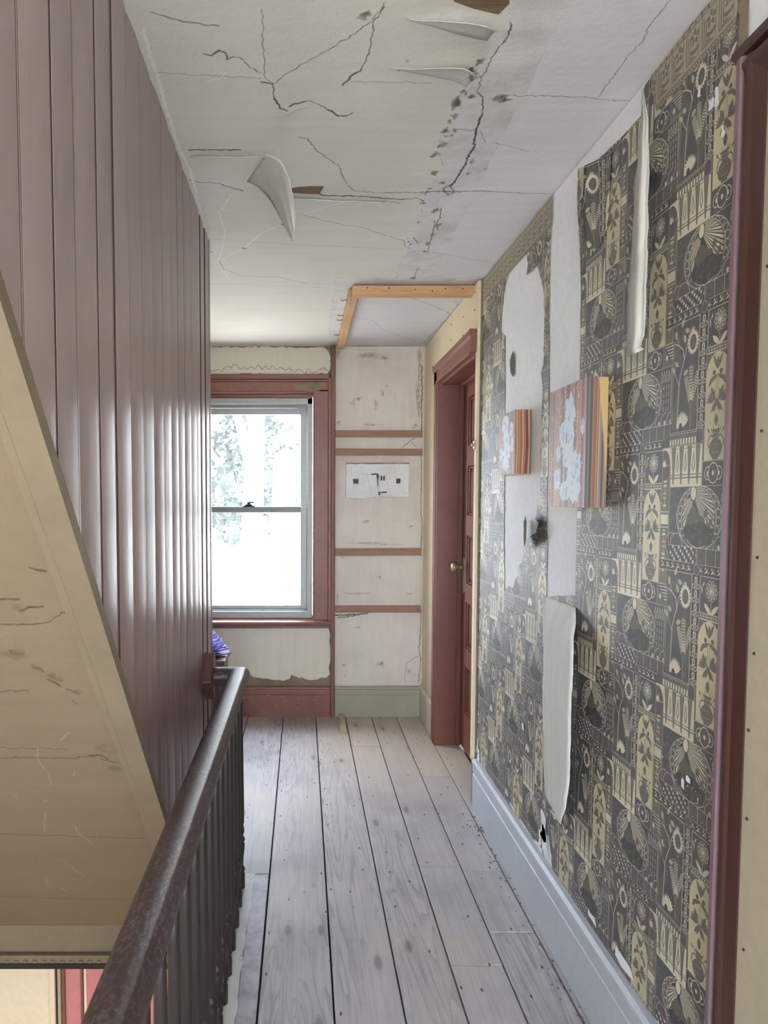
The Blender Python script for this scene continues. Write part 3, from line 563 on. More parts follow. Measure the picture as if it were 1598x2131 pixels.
m_redcase = mat_paint('casing_red_brown_paint', (68, 42, 37), (54, 33, 30), .34, 3, .5, .1, fleck=(206, 192, 172), fleck_amt=.74, spec=.5, stretch=(1, 1, .25))
m_litcase = mat_paint('casing_lit_paint', (122, 98, 104), (104, 82, 88), .45, 3, .5, .2, spec=.5, stretch=(1, 1, .3))  # casing tone lightened: window light on the outer band put into the colour
m_dark = mat_flat('dark_gap', (42, 36, 34), .9)
m_bead = None
def bead_mat():
    k = N('beadboard_paint'); v = k.coord((1, 40, 1.6)); n1 = k.noise(v, 1, 5, .65, .3)
    v2 = k.coord((1, 13, 2.4)); n2 = k.noise(v2, 1, 6, .66, .5); n3 = k.noise(k.coord((1, 6, 1)), 1.5, 4, .6); n4 = k.noise(k.coord((1, 90, 5)), 1, 4, .7)
    c = k.mix(k.rampf(n1, .3, .75), lin(118, 88, 86), lin(98, 70, 68))
    c = k.mix(k.math('MULTIPLY', k.rampf(n2, .53, .7), .62), c, lin(86, 67, 66))
    sp = k.n('ShaderNodeSeparateXYZ'); k.l(k.coord(rnd=False, world=True), sp.inputs[0])
    hi = k.rampf(k.math('ADD', sp.outputs[2], k.math('MULTIPLY', n3, .5)), .9, 1.9)      # pale reflection of the ceiling painted in, stronger towards the top
    c = k.mix(k.math('MULTIPLY', hi, k.math('ADD', .42, k.math('MULTIPLY', n1, .3))), c, lin(176, 164, 162))
    c = k.mix(k.math('MULTIPLY', k.rampf(n4, .66, .74), .35), c, lin(60, 46, 46))
    oi = k.n('ShaderNodeObjectInfo'); hv = k.n('ShaderNodeHueSaturation'); k.l(c, hv.inputs['Color'])
    mr = k.n('ShaderNodeMapRange'); k.l(oi.outputs['Random'], mr.inputs[0]); mr.inputs[3].default_value = .93; mr.inputs[4].default_value = 1.07; k.l(mr.outputs[0], hv.inputs['Value'])
    rg = k.math('ADD', .20, k.math('MULTIPLY', n1, .28))
    return k.out(hv.outputs[0], rg, n1, .35, .0015, .55)
m_bead = bead_mat()
def floor_mat():
    k = N('bare_floor_plank'); n1 = k.noise(k.coord((95, 3.2, 1)), 1, 5, .7, .3); n2 = k.noise(k.coord((7.5, .55, 1)), 1, 3, .5, .9)
    w2 = k.noise(k.coord((1, 1, 1), rnd=False), 1.7, 5, .62); w3 = k.noise(k.coord((1.0, .6, 1), rnd=False), 5, 5, .7)
    rings = k.math('FRACT', k.math('MULTIPLY', n2, 17)); rg = k.rampf(rings, .5, 1)
    pick = k.rampf(k.noise(k.coord((2, .35, 1)), 1, 2), .5, .56)
    f = k.math('ADD', k.math('MULTIPLY', k.rampf(n1, .32, .72), .55), k.math('MULTIPLY', k.math('MULTIPLY', rg, pick), .5))
    c = k.mix(f, lin(182, 178, 180), lin(134, 129, 134))
    c = k.mix(k.math('MULTIPLY', k.rampf(w2, .5, .72), .5), c, lin(112, 108, 116))          # grey foot wear and old damp marks
    c = k.mix(k.math('MULTIPLY', k.rampf(w3, .64, .74), .5), c, lin(88, 82, 84))
    c = k.mix(k.math('MULTIPLY', k.rampf(w2, .47, .3), .45), c, lin(200, 184, 160))
    pz_ = k.n('ShaderNodeSeparateXYZ'); k.l(k.coord(rnd=False), pz_.inputs[0])
    un = k.math('MULTIPLY', k.rampf(pz_.outputs[1], 3.1, 4.0), k.rampf(pz_.outputs[0], -.1, .3))      # unworn closet boards, with the closet's warm light painted in
    c = k.mix(k.math('MULTIPLY', un, .5), c, lin(196, 178, 150))
    vo = k.n('ShaderNodeTexVoronoi', voronoi_dimensions='2D'); kv = k.coord((7, 2.4, 1)); k.l(kv, vo.inputs['Vector']); vo.inputs['Scale'].default_value = 1
    sc = k.n('ShaderNodeSeparateColor'); k.l(vo.outputs['Color'], sc.inputs[0]); on = k.rampf(sc.outputs[0], .62, .63)
    d = k.math('ADD', vo.outputs['Distance'], k.math('MULTIPLY', k.math('SUBTRACT', w3, .5), .1))
    kn = k.math('MULTIPLY', on, k.rampf(d, .10, .05)); kr = k.math('MULTIPLY', k.math('MULTIPLY', on, k.rampf(d, .2, .09)), k.rampf(k.math('FRACT', k.math('MULTIPLY', d, 32)), .4, .9))
    c = k.mix(k.math('MULTIPLY', kr, .4), c, lin(110, 100, 100)); c = k.mix(k.math('MULTIPLY', kn, .6), c, lin(100, 90, 86))
    v2 = k.n('ShaderNodeTexVoronoi', voronoi_dimensions='2D'); k.l(k.coord((16, 6, 1)), v2.inputs['Vector']); v2.inputs['Scale'].default_value = 1
    s2 = k.n('ShaderNodeSeparateColor'); k.l(v2.outputs['Color'], s2.inputs[0])
    c = k.mix(k.math('MULTIPLY', k.rampf(s2.outputs[0], .7, .71), k.rampf(v2.outputs['Distance'], .06, .04)), c, lin(62, 56, 56))   # nail heads and pits
    oi = k.n('ShaderNodeObjectInfo'); hv = k.n('ShaderNodeHueSaturation'); k.l(c, hv.inputs['Color'])
    mr = k.n('ShaderNodeMapRange'); k.l(oi.outputs['Random'], mr.inputs[0]); mr.inputs[3].default_value = .92; mr.inputs[4].default_value = 1.07; k.l(mr.outputs[0], hv.inputs['Value'])
    return k.out(hv.outputs[0], k.math('ADD', .42, k.math('MULTIPLY', w2, .25)), k.math('SUBTRACT', n1, k.math('MULTIPLY', kn, .5)), .35, .0015, .45)
m_floor = floor_mat()
m_nosing = mat_paint('nosing_worn_paint', (170, 164, 176), (112, 104, 112), .5, 20, .9, .5, .003, fleck=(70, 62, 62), fleck_amt=.6)
m_nosingw = mat_paint('nosing_white_paint', (205, 204, 206), (170, 166, 162), .6, 20, .6, .6, .003, fleck=(92, 82, 70), fleck_amt=.6)
m_rail = mat_wood('handrail_varnish', (70, 52, 50), (50, 38, 37), 'y', .46, .7, .42, False, .02, .15, worn=(168, 162, 176), worn_amt=.62)
m_balu = mat_flat('baluster_varnish', (44, 36, 34), .42)
m_cleat = mat_wood('brown_cleat', (156, 120, 100), (130, 97, 80), 'x', .6, .8, .35, False, .06)
m_batten = mat_wood('fresh_pine', (208, 168, 126), (174, 130, 92), 'x', .6, .8, .35, False, .04)
m_batteny = mat_wood('fresh_pine_long', (208, 168, 126), (174, 130, 92), 'y', .6, .8, .35, False, .04)
m_post = mat_wood('corner_strip_wood', (136, 96, 82), (106, 72, 62), 'z', .5, .8, .4, False, .02)
m_vinyl = mat_flat('grey_vinyl', (172, 176, 174), .45)
m_vinyl2 = mat_flat('grey_vinyl_dark', (128, 134, 134), .45)
m_metal = mat_flat('aged_brass', (176, 160, 136), .38, .6)
m_grey = mat_paint('grey_blue_baseboard_paint', (184, 190, 199), (166, 171, 180), .4, 3, .5, .2, fleck=(214, 216, 220), fleck_amt=.7, spec=.5)
m_olive = mat_paint('olive_grey_baseboard_paint', (160, 156, 140), (142, 138, 122), .5, 3, .5, .2)
m_cgrey = mat_paint('cream_grey_baseboard_paint', (196, 190, 172), (172, 166, 148), .5, 3, .5, .2)
m_lowcream = mat_paint('lower_cream_paint', (232, 222, 200), (216, 204, 178), .6, 2, .4, .1)
m_pink = mat_paint('pink_paint', (206, 138, 146), (190, 118, 126), .5, 3, .5, .1)
m_trimc = mat_paint('stair_trim_cream', (122, 109, 90), (106, 94, 76), .6, 4, .6, .2)
m_lath_and_shade = mat_wood('lath_and_gap_shade', (120, 100, 82), (84, 68, 54), 'x', .9)

# ------------------------------------------------------------------ floor
XB = [-1.35, -1.1, -.86, -.61, -.36, -.125, .089, .285, .456, .619, .772, .808]
JT = {5: [4.36, .9], 6: [], 7: [4.12, .4], 8: [2.74, 2.14, .8], 9: [3.654, 2.705, 2.311, 1.1], 10: [2.78], 4: [2.685]}
floor = struct(empty('floor'))
MB().box(-.245, .97, -2.6, 4.86, -.2, -.034).box(-1.35, -.245, -2.6, -.6, -.2, -.034).box(-1.35, -.245, 2.42, 4.86, -.2, -.034).build('subfloor', m_dark, floor)
def plank(x0, x1, a, b):
    g = .0026; dz = R.uniform(-.0012, .0012); t1, t2 = R.uniform(-.0012, .0012), R.uniform(-.0012, .0012)
    x0, x1 = x0+g, x1-g; vs = []
    for z in (-.032, dz):
        for x, y in ((x0, a+g*.6), (x1, a+g*.6), (x1, b-g*.6), (x0, b-g*.6)): vs.append((x, y, z+(t1 if x == x0 else t2)*(z > -.03)))
    MB().add(vs, [(0,3,2,1),(4,5,6,7),(0,1,5,4),(1,2,6,5),(2,3,7,6),(3,0,4,7)]).build('plank', m_floor, floor, .0018)
for i in range(len(XB)-1):
    for y0, y1 in (((-2.5, YF-.005),) if i > 4 else ((-2.5, -.6), (2.43, YF-.005))):
        if i == 10: y1 = 3.30
        ys = sorted([y0, y1]+[j for j in JT.get(i, [R.uniform(3.2, 4)]) if y0 < j < y1])
        for a, b in zip(ys[:-1], ys[1:]):
            if i == 4 and 2.3 < a and b < 2.7: continue
            plank(XB[i], XB[i+1] if i != 10 else .816, a, b)
plank(.772, .806, 3.30, 3.355); plank(.772, .92, 3.355, 4.165); plank(.772, .79, 4.165, YF-.005)
MB().box(-.186, -.128, -.6, 2.682, -.032, .0005).build('nosing_board', m_nosing, floor, .002)['label'] = 'violet grey worn floor strip beside the balusters'
wn = jag([(-.262, -.6), (-.187, -.6), (-.19, .8), (-.183, 1.6), (-.187, 2.2), (-.18, 2.68), (-.262, 2.68)], .004, .05)
MB().prism(wn, 'z', -.032, .0035).build('nosing_edge', m_nosingw, floor)['label'] = 'whitish paint crusted edge strip under the balusters'
box('stairwell_fascia', m_trimc, floor, -.262, -.246, -.6, 2.42, -.24, -.034)

# ------------------------------------------------------------------ walls, ceiling
ceil = struct(empty('ceiling'))
MB().box(-1.45, .97, -2.65, 4.86, ZC+.004, ZC+.16).build('plaster', m_ceil_r, ceil)
edge = [tuple(p) for p in PAINT_EDGE]
lc = [tuple(p) for p in LCORN]
far_edge = jag(edge+[lc[0]], .006, .02, False)+jag(lc+[(lc[-1][0]-.004, YF)], .003, .03, False)
pl = [(-1.35, -2.5), (.43, -2.5), (.415, 1.2)]+far_edge+[(-1.35, YF)]
MB().prism(pl, 'z', ZC, ZC+.0035).build('loose_paint_layer', m_ceil_l, ceil)
sr = [tuple(p) for p in SCAR_R]
sc_poly = [(.40, -2.5), (.55, -2.5), (.55, 1.3)]+jag(sr, .004, .05, False)+[(.40, sr[-1][1])]
MB().prism(sc_poly, 'z', ZC+.0028, ZC+.0042).build('partition_scar', m_scar, ceil)
MB().prism(jag([(lc[-1][0]-.02, YF), (lc[1][0]-.01, lc[1][1]-.03), (lc[0][0], lc[1][1]-.03), (.81, lc[1][1]+.005), (.81, lc[1][1]+.1), (lc[1][0]+.07, lc[1][1]+.1), (lc[-1][0]+.06, YF)], .003, .04), 'z', ZC+.0024, ZC+.0043).build('partition_scar', m_scar, ceil)
# torn, hanging pieces of the paint layer
def flap(name, left, right, n=15, bow=.005):
    rows = []
    def at(e, t):
        q = t*(len(e)-1); i = min(int(q), len(e)-2); f = q-i; return Vector(e[i])*(1-f)+Vector(e[i+1])*f
    for i in range(17):
        t = i/16; a, b = at(left, t), at(right, t); row = []
        for j in range(n):
            s = j/(n-1); p = a*(1-s)+b*s + Vector((0, -1, 0))*(bow*math.sin(PI*s)+.0022*math.sin(s*16+t*4))*min(1, t*2); row.append(tuple(p))
        rows.append(row)
    o = MB().grid(rows).build(name, m_flap, ceil, smooth=True, solid=.0006); o['label'] = 'grey strip of paint peeled from the ceiling and hanging down'; return o
flap('hanging_flap', [(-.172, 2.30, ZC-.001), (-.135, 2.27, ZC-.03), (-.10, 2.25, 2.345), (-.082, 2.22, 2.305), (-.060, 2.19, 2.255), (-.042, 2.17, 2.215), (-.028, 2.16, 2.185)],
     [(-.104, 2.122, ZC-.001), (-.080, 2.112, ZC-.012), (-.058, 2.108, ZC-.028), (-.036, 2.11, 2.345), (-.026, 2.12, 2.295), (-.021, 2.13, 2.25), (-.020, 2.14, 2.205)])
def lip(base, d, L, drop, name='curled_lip', n=6, taper=True, mat=None):
    base = jag(base, .002, .02, False); rows = []
    m = len(base)
    for j in range(n):
        t = j/(n-1); row = []
        for i, p in enumerate(base):
            q = i/(m-1); k = min(1, 6*q+.1, 6*(1-q)+.1)*(.8+.2*math.sin(q*9)) if taper else min(1, q*1.5)**1.3*(1 if q < .95 else .8)
            row.append((p[0]+d[0]*L*t*k, p[1]+d[1]*L*t*k, ZC-.0005-drop*k*t*t))
        rows.append(row)
    return MB().grid(rows).build(name, mat or m_ceil_l, ceil, smooth=True, solid=.001)
lip([(-.325, 2.145), (-.25, 2.15), (-.17, 2.15), (-.10, 2.146)], (0, -1), .03, .010)
lip([(-.04, 2.43), (.02, 2.44), (.10, 2.452), (.20, 2.46), (.33, 2.47)], (0, -1), .035, .012)
lip([(.20, 1.715), (.25, 1.73), (.30, 1.745), (.35, 1.76), (.375, 1.775), (.395, 1.79)], (.1, -1), .10, .032, taper=False)
lip([(.21, 1.54), (.25, 1.56), (.30, 1.58), (.35, 1.60), (.40, 1.615)], (.05, -1), .085, .03, taper=False)
lip([(-.06, 1.925), (-.035, 1.91), (-.02, 1.89), (.01, 1.875)], (0, -1), .015, .006)
lip([(.07, 1.915), (.09, 1.94), (.12, 1.94)], (0, -1), .015, .006)
o = MB().prism(jag([(.27, 1.44), (.30, 1.49), (.345, 1.512), (.40, 1.53), (.413, 1.50), (.41, 1.40), (.27, 1.38)], .005, .03), 'z', ZC-.001, ZC+.002).build('lath_and_gap_shade', m_lath_and_shade, ceil); o['label'] = 'brown lath laid bare where the ceiling paint has fallen'
o = MB().prism(jag([(-.045, 2.355), (.03, 2.335), (.068, 2.337), (.055, 2.395), (-.03, 2.385)], .003, .03), 'z', ZC-.0008, ZC+.002).build('lath_and_gap_shade', m_lath_and_shade, ceil)  # dark patch painting the shadow of the gap behind the lifted paint

# right wall
wr = struct(empty('wall_right'))
MB().box(XW+.002, .97, -2.6, 3.30, -.2, ZC).build('plaster', m_bright, wr)
MB().box(.805, .97, 3.301, 3.36, 0, ZC).box(.805, .97, 3.36, 4.16, 2.105, ZC).box(.805, .97, 4.16, 4.86, 0, ZC).box(.9605, .97, 3.36, 4.16, -.03, 2.105).build('stud_wall', m_bare, wr)
DW = .791
dw = MB()
dw.box(DW, .8045, 3.302, 3.335, .22, ZC-.003).box(DW, .8045, 3.335, 3.865, 2.10, ZC-.003).box(DW, .8045, 3.869, 4.17, 2.10, ZC-.003).box(DW, .8045, 4.17, YF, 0, ZC-.003)
dw.build('drywall_sheet', m_drywall, wr, .001)
nl = MB()
for y, z in ((3.60, 2.33), (3.60, 2.24), (3.36, 2.38), (3.36, 2.30), (3.88, 2.36), (3.89, 2.28), (4.25, 2.2), (4.3, 1.5), (4.3, .9), (3.45, 2.39)): nl.lathe([(.004, 0), (.003, .002)], (DW-.002, y, z), 6, 'x')
stuff(nl.build('nail_head', m_dark, wr))
# wallpaper
ptile = new_image('wallpaper_print', wallpaper_tile()); pfr = new_image('frieze_print', frieze_tile())
m_wp = mat_print('wallpaper', ptile, (.5, .532), (-1.498, 1.444))
m_fr = mat_print('frieze_paper', pfr, (.12, .096), (-1.4, ZC-.098), .3)
def wpf(x): return lambda p: (x, p[0], p[1])
WP_FAR = [(p[0], p[1]-.035 if p[1] < .34 else p[1]) for p in WP_FAR]
h = jag([tuple(p) for p in WP_HOLE], .004, .02)
MB().sheet([jag([tuple(p) for p in WP_FAR], .0025, .03), h], wpf(XW-.0006)).build('wallpaper', m_wp, wr, solid=.0008)['label'] = 'dark patterned wallpaper with a long torn hole'
npoly = [(max(p[0], 1.349) if p[1] < 2.25 else p[0], min(p[1], ZC-.001)) for p in WP_NEAR]
npoly = [(p[0], p[1]-.035 if p[1] < .31 else p[1]) for p in npoly]
MB().sheet([jag(npoly, .0025, .03)], wpf(XW-.0006)).build('wallpaper', m_wp, wr, solid=.0008)
MB().sheet([jag([(3.35, ZC-.002), (2.395, ZC-.002), (2.395, ZC-.1), (3.35, ZC-.1)], .002, .05)], wpf(XW-.002)).build('frieze_border', m_fr, wr, solid=.0008)
MB().sheet([jag([(1.735, ZC-.006), (1.39, ZC-.002), (1.40, ZC-.1), (1.70, ZC-.104), (1.72, ZC-.06)], .002, .03)], wpf(XW-.002)).build('frieze_border', m_fr, wr, solid=.0008)
MB().sheet([jag([(1.395, ZC), (1.372, ZC), (1.36, 2.24), (1.39, 2.25), (1.40, 2.33)], .004, .02)], wpf(XW-.0003)).build('bare_strip', m_bare, wr, solid=.0008)
def strip(name, left, right, xfn, mat, label, n=9, rows=60, xr=None):
    def at(e, z):
        for (y1, z1), (y2, z2) in zip(e[:-1], e[1:]):
            if z1 >= z >= z2: return y1+(y2-y1)*((z1-z)/(z1-z2+1e-9))
        return e[0][0] if z > e[0][1] else e[-1][0]
    left = [left[0]]+jag(left, .0035, .02, False)[1:]; right = [right[0]]+jag(right, .0035, .02, False)[1:]
    left.sort(key=lambda p: -p[1]); right.sort(key=lambda p: -p[1])
    zt = min(left[0][1], right[0][1]); zb = max(min(left[-1][1], right[-1][1]), -9); g = []
    for i in range(rows):
        t = i/(rows-1); z = zt+(zb-zt)*t; a, b = at(left, z), at(right, z)
        row = []
        for j in range(n):
            x = xfn(j/(n-1), t); y = a+(b-a)*j/(n-1); q = x/xr if xr else 1      # edges were measured at depth xr
            row.append((x, y*q, CAMH+(z-CAMH)*q))
        g.append(row)
    o = MB().grid(g).build(name, mat, wr, smooth=True, solid=.0009); o['label'] = label; return o
F2 = [(p[0]+R.uniform(-.004, .004), p[1]) for p in FLAP2]; S3 = [tuple(p) for p in STRIP3]
strip('peeled_strip', [F2[i] for i in (0, 16, 15, 14, 13, 12, 11, 10)], [F2[i] for i in (2, 3, 4, 5, 6, 7, 8, 9, 10)],
      lambda s, t: XW-.004-.052*min(1, t*5)*(.2+.8*s)-.006*math.sin(PI*s)*t-.010*math.sin(t*4)+.004*math.sin(t*23+s*3), m_paperw, 'long white backed wallpaper strip folded over and hanging below the larger painting', xr=.795)
strip('peeled_strip', [S3[i] for i in (0, 16, 15, 14, 13, 12, 11, 10)], [S3[i] for i in (1, 2, 3, 4, 5, 6, 7, 8, 9)],
      lambda s, t: XW-.012-.022*t-.012*math.sin(PI*min(1, s*1.25))-.002*math.sin(t*17), m_paperback, 'narrow cream curl of wallpaper hanging from the frieze', xr=.785)
RG = jag([tuple(p) for p in RAG], .004, .02)
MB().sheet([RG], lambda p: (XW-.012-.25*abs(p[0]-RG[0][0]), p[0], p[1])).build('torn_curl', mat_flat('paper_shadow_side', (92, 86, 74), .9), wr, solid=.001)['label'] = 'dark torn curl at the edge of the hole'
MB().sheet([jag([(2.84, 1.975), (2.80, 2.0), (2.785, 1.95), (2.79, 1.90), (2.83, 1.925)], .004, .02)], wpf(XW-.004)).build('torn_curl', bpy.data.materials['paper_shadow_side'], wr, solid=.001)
strip('torn_curl', [(2.03, 2.345), (2.06, 2.25), (2.055, 2.16), (2.03, 2.12)], [(1.94, 2.345), (1.945, 2.25), (1.95, 2.16), (2.0, 2.12)], lambda s, t: XW-.004-.035*(1-s)**2*(1-t*.5), m_wp, 'curled dark corner of wallpaper by the ceiling')
tp = MB()
for y, z, a, b in ((1.475, 2.215, .012, .012), (1.455, 2.218, .008, .02), (2.03, 2.215, .01, .008), (2.0, 2.222, .012, .008), (1.5, .83, .006, .012), (1.48, .845, .01, .006), (2.6, .6, .012, .012), (3.0, .42, .01, .006), (1.52, 2.26, .006, .01), (1.43, 2.14, .006, .012),
                   (2.36, .34, .03, .05), (2.345, .29, .035, .05), (2.385, .27, .02, .04), (1.75, .27, .05, .018), (1.95, .265, .03, .012), (3.25, .26, .02, .04), (3.27, .3, .012, .04), (2.72, .25, .03, .01)):
    tp.sheet([jag([(y-a, z-b), (y+a, z-b*.8), (y+a*.8, z+b), (y-a*.6, z+b*.7)], a*.35, a*.7)], wpf(XW-.003))
stuff(tp.build('torn_white_spots', m_bright, wr), 'small white torn spots in the wallpaper')
# cream sheet nailed over the nearest doorway
MB().box(.797, .8135, -.4, 1.285, 0, 2.165).build('cover_sheet', m_cream, wr, .002)
nl = MB()
for i, z in enumerate((.42, .62, .86, 1.02, 1.16, 1.33, 1.55, 1.83, 2.06)): nl.lathe([(.003, 0), (.0024, -.002)], (.797, 1.262+R.uniform(-.008, .004), z), 8, 'x')
stuff(nl.build('nail_head', m_dark, wr))

# far wall
hx0, hx1, hz0, hz1 = -.774, .072, .653, 2.12
wf = struct(empty('wall_far'))
MB().box(-1.45, hx0, YF, YF+.15, -.2, ZC).box(hx1, .2, YF, YF+.15, -.2, ZC).box(hx0, hx1, YF, YF+.15, -.2, hz0).box(hx0, hx1, YF, YF+.15, hz1, ZC).build('plaster', m_bare, wf)
MB().box(.2, .97, YF, YF+.15, -.2, ZC).build('closet_plaster', m_closet, wf)
for q in (PATCH_TOP, PATCH_LOW):
    q = [tuple(p) for p in q]
    q = [(-1.35, p[1]) if p[0] < -.55 else p for p in q]
    MB().prism(jag(q, .0065, .022), 'y', YF-.0025, YF+.001).build('green_paint_layer', m_green, wf)
struct(MB().box(-1.5, -1.35, -2.65, 4.86, -2.8, ZC).build('wall_left', m_green))
wb = struct(MB().box(-1.45, -1.05, -2.65, -2.5, -2.8, ZC).box(.85, .97, -2.65, -2.5, -2.8, ZC).box(-1.05, .85, -2.65, -2.5, -2.8, .4).box(-1.05, .85, -2.65, -2.5, 2.3, ZC).build('wall_back', m_green))
w2 = struct(empty('added_back_window', (-.1, -2.55, .4)))  # window added behind the camera to bring in fill daylight
for x0, x1, z0, z1 in ((-1.05, -.97, .4, 2.3), (.77, .85, .4, 2.3), (-.97, .77, .4, .48), (-.97, .77, 2.22, 2.3), (-.13, -.07, .48, 2.22), (-.97, .77, 1.33, 1.38)):
    box('added_sash_bar', m_vinyl, w2, x0, x1, -2.6, -2.54, z0, z1)

# stair enclosure of vertical boards
zb = lambda y: 1.678-1.11*(y-.862)
ws = struct(empty('wall_stair'))
bys = [.939, 1.055, 1.165, 1.279, 1.399, 1.519]; y = bys[0]
while y > .3: y -= .1155; bys.insert(0, y)
y = bys[-1]
while y < 2.70: y += .1165; bys.append(y)
bys[-1] = 2.80
m_seam_shade = mat_flat('seam_shade_paint', (58, 44, 44), .85)  # dark colour standing in for the shade inside the board grooves
def upright(sec, name, mat):
    n = len(sec); vs = [(x, yy, max(min(zb(yy), ZC), .005)) for x, yy in sec]+[(x, yy, ZC-.001) for x, yy in sec]
    fs = [(k, (k+1) % n, (k+1) % n+n, k+n) for k in range(n)]+[tuple(range(n))[::-1], tuple(range(n, 2*n))]
    return MB().add(vs, fs).build(name, mat, ws)
for i in range(len(bys)-1):
    # every board has cupped a little and sits at its own tilt; dark strips between them stand in for groove shade, a beaded edge on every other one
    gap = .0042 if i % 2 else .0030
    a, b = bys[i]+gap, bys[i+1]-.001; X = -.355+R.uniform(-.0006, .0006); tilt = R.uniform(-.03, .03); crown = R.uniform(.0008, .0028)
    def sx(t): return X+tilt*(t-.5)*(b-a)+crown*(1-(2*t-1)**2)-crown
    sec = [(X-.018, a), (sx(0)-.0008, a)]+[(sx(t), a+(b-a)*t) for t in (np.linspace(.01, .99, 13))]+[(sx(1)-.0008, b), (X-.018, b)]
    upright(sec, 'board', m_bead)
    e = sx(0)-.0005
    upright([(-.374, bys[i]-.0009), (e, bys[i]-.0009), (e, a-.0001), (-.374, a-.0001)], 'seam_shade', m_seam_shade)
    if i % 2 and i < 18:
        q = b-.010; upright([(-.36, q), (sx(.92)+.0002, q), (sx(.92)+.0002, q+.0016), (-.36, q+.0016)], 'bead_shade', m_seam_shade)
box('corner_strip', m_bead, ws, -.375, -.3545, 2.801, 2.822, .003, ZC-.001)
MB().box(-1.35, -.376, 2.78, 2.82, 0, ZC).build('end_panel', m_bead, ws)
MB().prism([(.2, 2.41), (.24, 2.415), (2.79, 2.415), (2.79, .0), (2.4, .0)], 'x', -.395, -.376).build('back_sheathing', m_dark, ws)
# sloping soffit under the upper flight
L = math.hypot(1, 1.11); nY, nZ = 1.11/L, 1/L
def slope(y0, y1, x0, x1, d0, d1):
    P = lambda y, d: (y-nY*d, zb(y)-nZ*d)
    return MB().prism([P(y0, d0), P(y1, d0), P(y1, d1), P(y0, d1)], 'x', x0, x1)
slope(.18, 2.42, -1.35, -.375, -.04, 0).build('soffit', m_soff, ws)
t1 = struct(slope(.17, 2.40, -.398, -.353, -.012, .014).build('trim_1', m_trimc, None, .003)); t1['label'] = 'cream sloping trim along the stair underside'
struct(slope(.19, 2.39, -.411, -.3975, -.001, .0145).build('trim_2', m_trimc, None, .004, segs=3))
struct(MB().box(-1.35, -.265, 2.405, 2.43, -.128, -.02).build('trim_3', m_trimc, None, .002))
t4 = MB().box(-1.35, -.265, 2.39, 2.43, -.158, -.132)
for i in range(34): t4.lathe([(.0, 0), (.010, .004), (.010, .010), (0, .014)], (-1.33+i*.0316, 2.3925, -.1585), 8)
struct(t4.build('trim_4', m_trimc, None))

# ------------------------------------------------------------------ storey below
struct(MB().box(-1.35, .97, -2.6, 3.1, -2.8, -2.7).build('floor_lower', m_lowcream))
wl = struct(empty('wall_lower'))
MB().box(-1.35, .97, 3.0, 3.1, -2.7, -.2).build('pink_wall', m_pink, wl)
MB().box(.9, .97, -2.6, 3.0, -2.7, -.2).box(-1.35, .97, -2.6, -2.5, -2.7, -.2).build('cream_wall', m_lowcream, wl)
box('cream_door', m_lowcream, wl, -1.35, -1.085, 2.985, 3.0, -2.7, -.2)
for x0, x1, m, d in ((-1.083, -1.06, m_lowcream, .03), (-1.058, -1.05, m_dark, .02), (-1.049, -1.036, m_cream, .028), (-1.034, -1.022, m_post, .02), (-.955, -.945, m_red, .012), (-.94, -.93, m_lowcream, .012)):
    box('moulding', m, wl, x0, x1, 3.0-d, 3.0, -2.7, -.2)
lam = bpy.data.lights.new('lower_hall_lamp', 'AREA'); lam.shape = 'DISK'; lam.size = .4; lam.energy = 20; lam.color = (1, .84, .62)
lo = bpy.data.objects.new('lower_hall_lamp', lam); lo.location = (-.05, 1.3, -.24); C.objects.link(lo)

# ------------------------------------------------------------------ far window
wn1 = struct(empty('window_1', (-.351, YF, .64)))
def bxw(n, m, x0, x1, y0, y1, z0, z1, b=.002, p=None): return box(n, m, p or wn1, x0, x1, y0, y1, z0, z1, b)
for sx in (0, 1):
    f = (lambda x: x) if sx == 0 else (lambda x: -.702-x)
    def bm(n, m, a, b, *r, **k): return bxw(n, m, min(f(a), f(b)), max(f(a), f(b)), *r, **k)
    bm('casing', m_red, .076, .166, YF-.022, YF, .645, 2.14); bm('back_band', m_red, .166, .189, YF-.04, YF, .645, 2.239, .006)
    bm('casing_bead', m_red, .068, .078, YF-.026, YF, .645, 2.125, .003)
    bm('frame', m_vinyl, .034, .067, YF+.012, YF+.12, .653, 2.12)
    bm('frame_track', m_vinyl2, .026, .0335, YF+.035, YF+.12, .70, 2.05)
    bm('sash_stile', m_vinyl, -.012, .031, YF+.04, YF+.07, .708, 1.385, .004)
    bm('sash_stile', m_vinyl, -.012, .031, YF+.075, YF+.105, 1.352, 2.048, .004)
bxw('casing_head', m_red, -.868, .166, YF-.022, YF, 2.128, 2.19); bxw('back_band', m_red, -.891, .189, YF-.04, YF, 2.205, 2.239, .007); bxw('casing_bead', m_red, -.891, .17, YF-.032, YF, 2.19, 2.2045, .004); bxw('casing_bead', m_red, -.78, .078, YF-.028, YF, 2.118, 2.1275, .003)
MB().prism(jag([(-.03, 2.135), (.05, 2.128), (.12, 2.14), (.155, 2.17), (.13, 2.186), (.02, 2.18), (-.05, 2.168)], .008, .02), 'y', YF-.0232, YF-.021).build('worn_patch', m_bare, wn1)['label'] = 'grey worn patch on the casing corner'
MB().box(DW-.008, DW+.002, 3.304, 3.33, 1.665, 1.70).lathe([(.006, -.016), (.008, -.01), (.008, -.004)], (DW-.002, 3.315, 1.682), 8, 'x').build('latch', m_metal, wr, .002)
bxw('head_gap', m_reddoor, -.77, .068, YF+.005, YF+.12, 2.092, 2.117)
bxw('frame', m_vinyl, -.768, .066, YF+.012, YF+.12, 2.052, 2.091); bxw('frame', m_vinyl2, -.734, .032, YF+.03, YF+.12, 2.03, 2.0515)
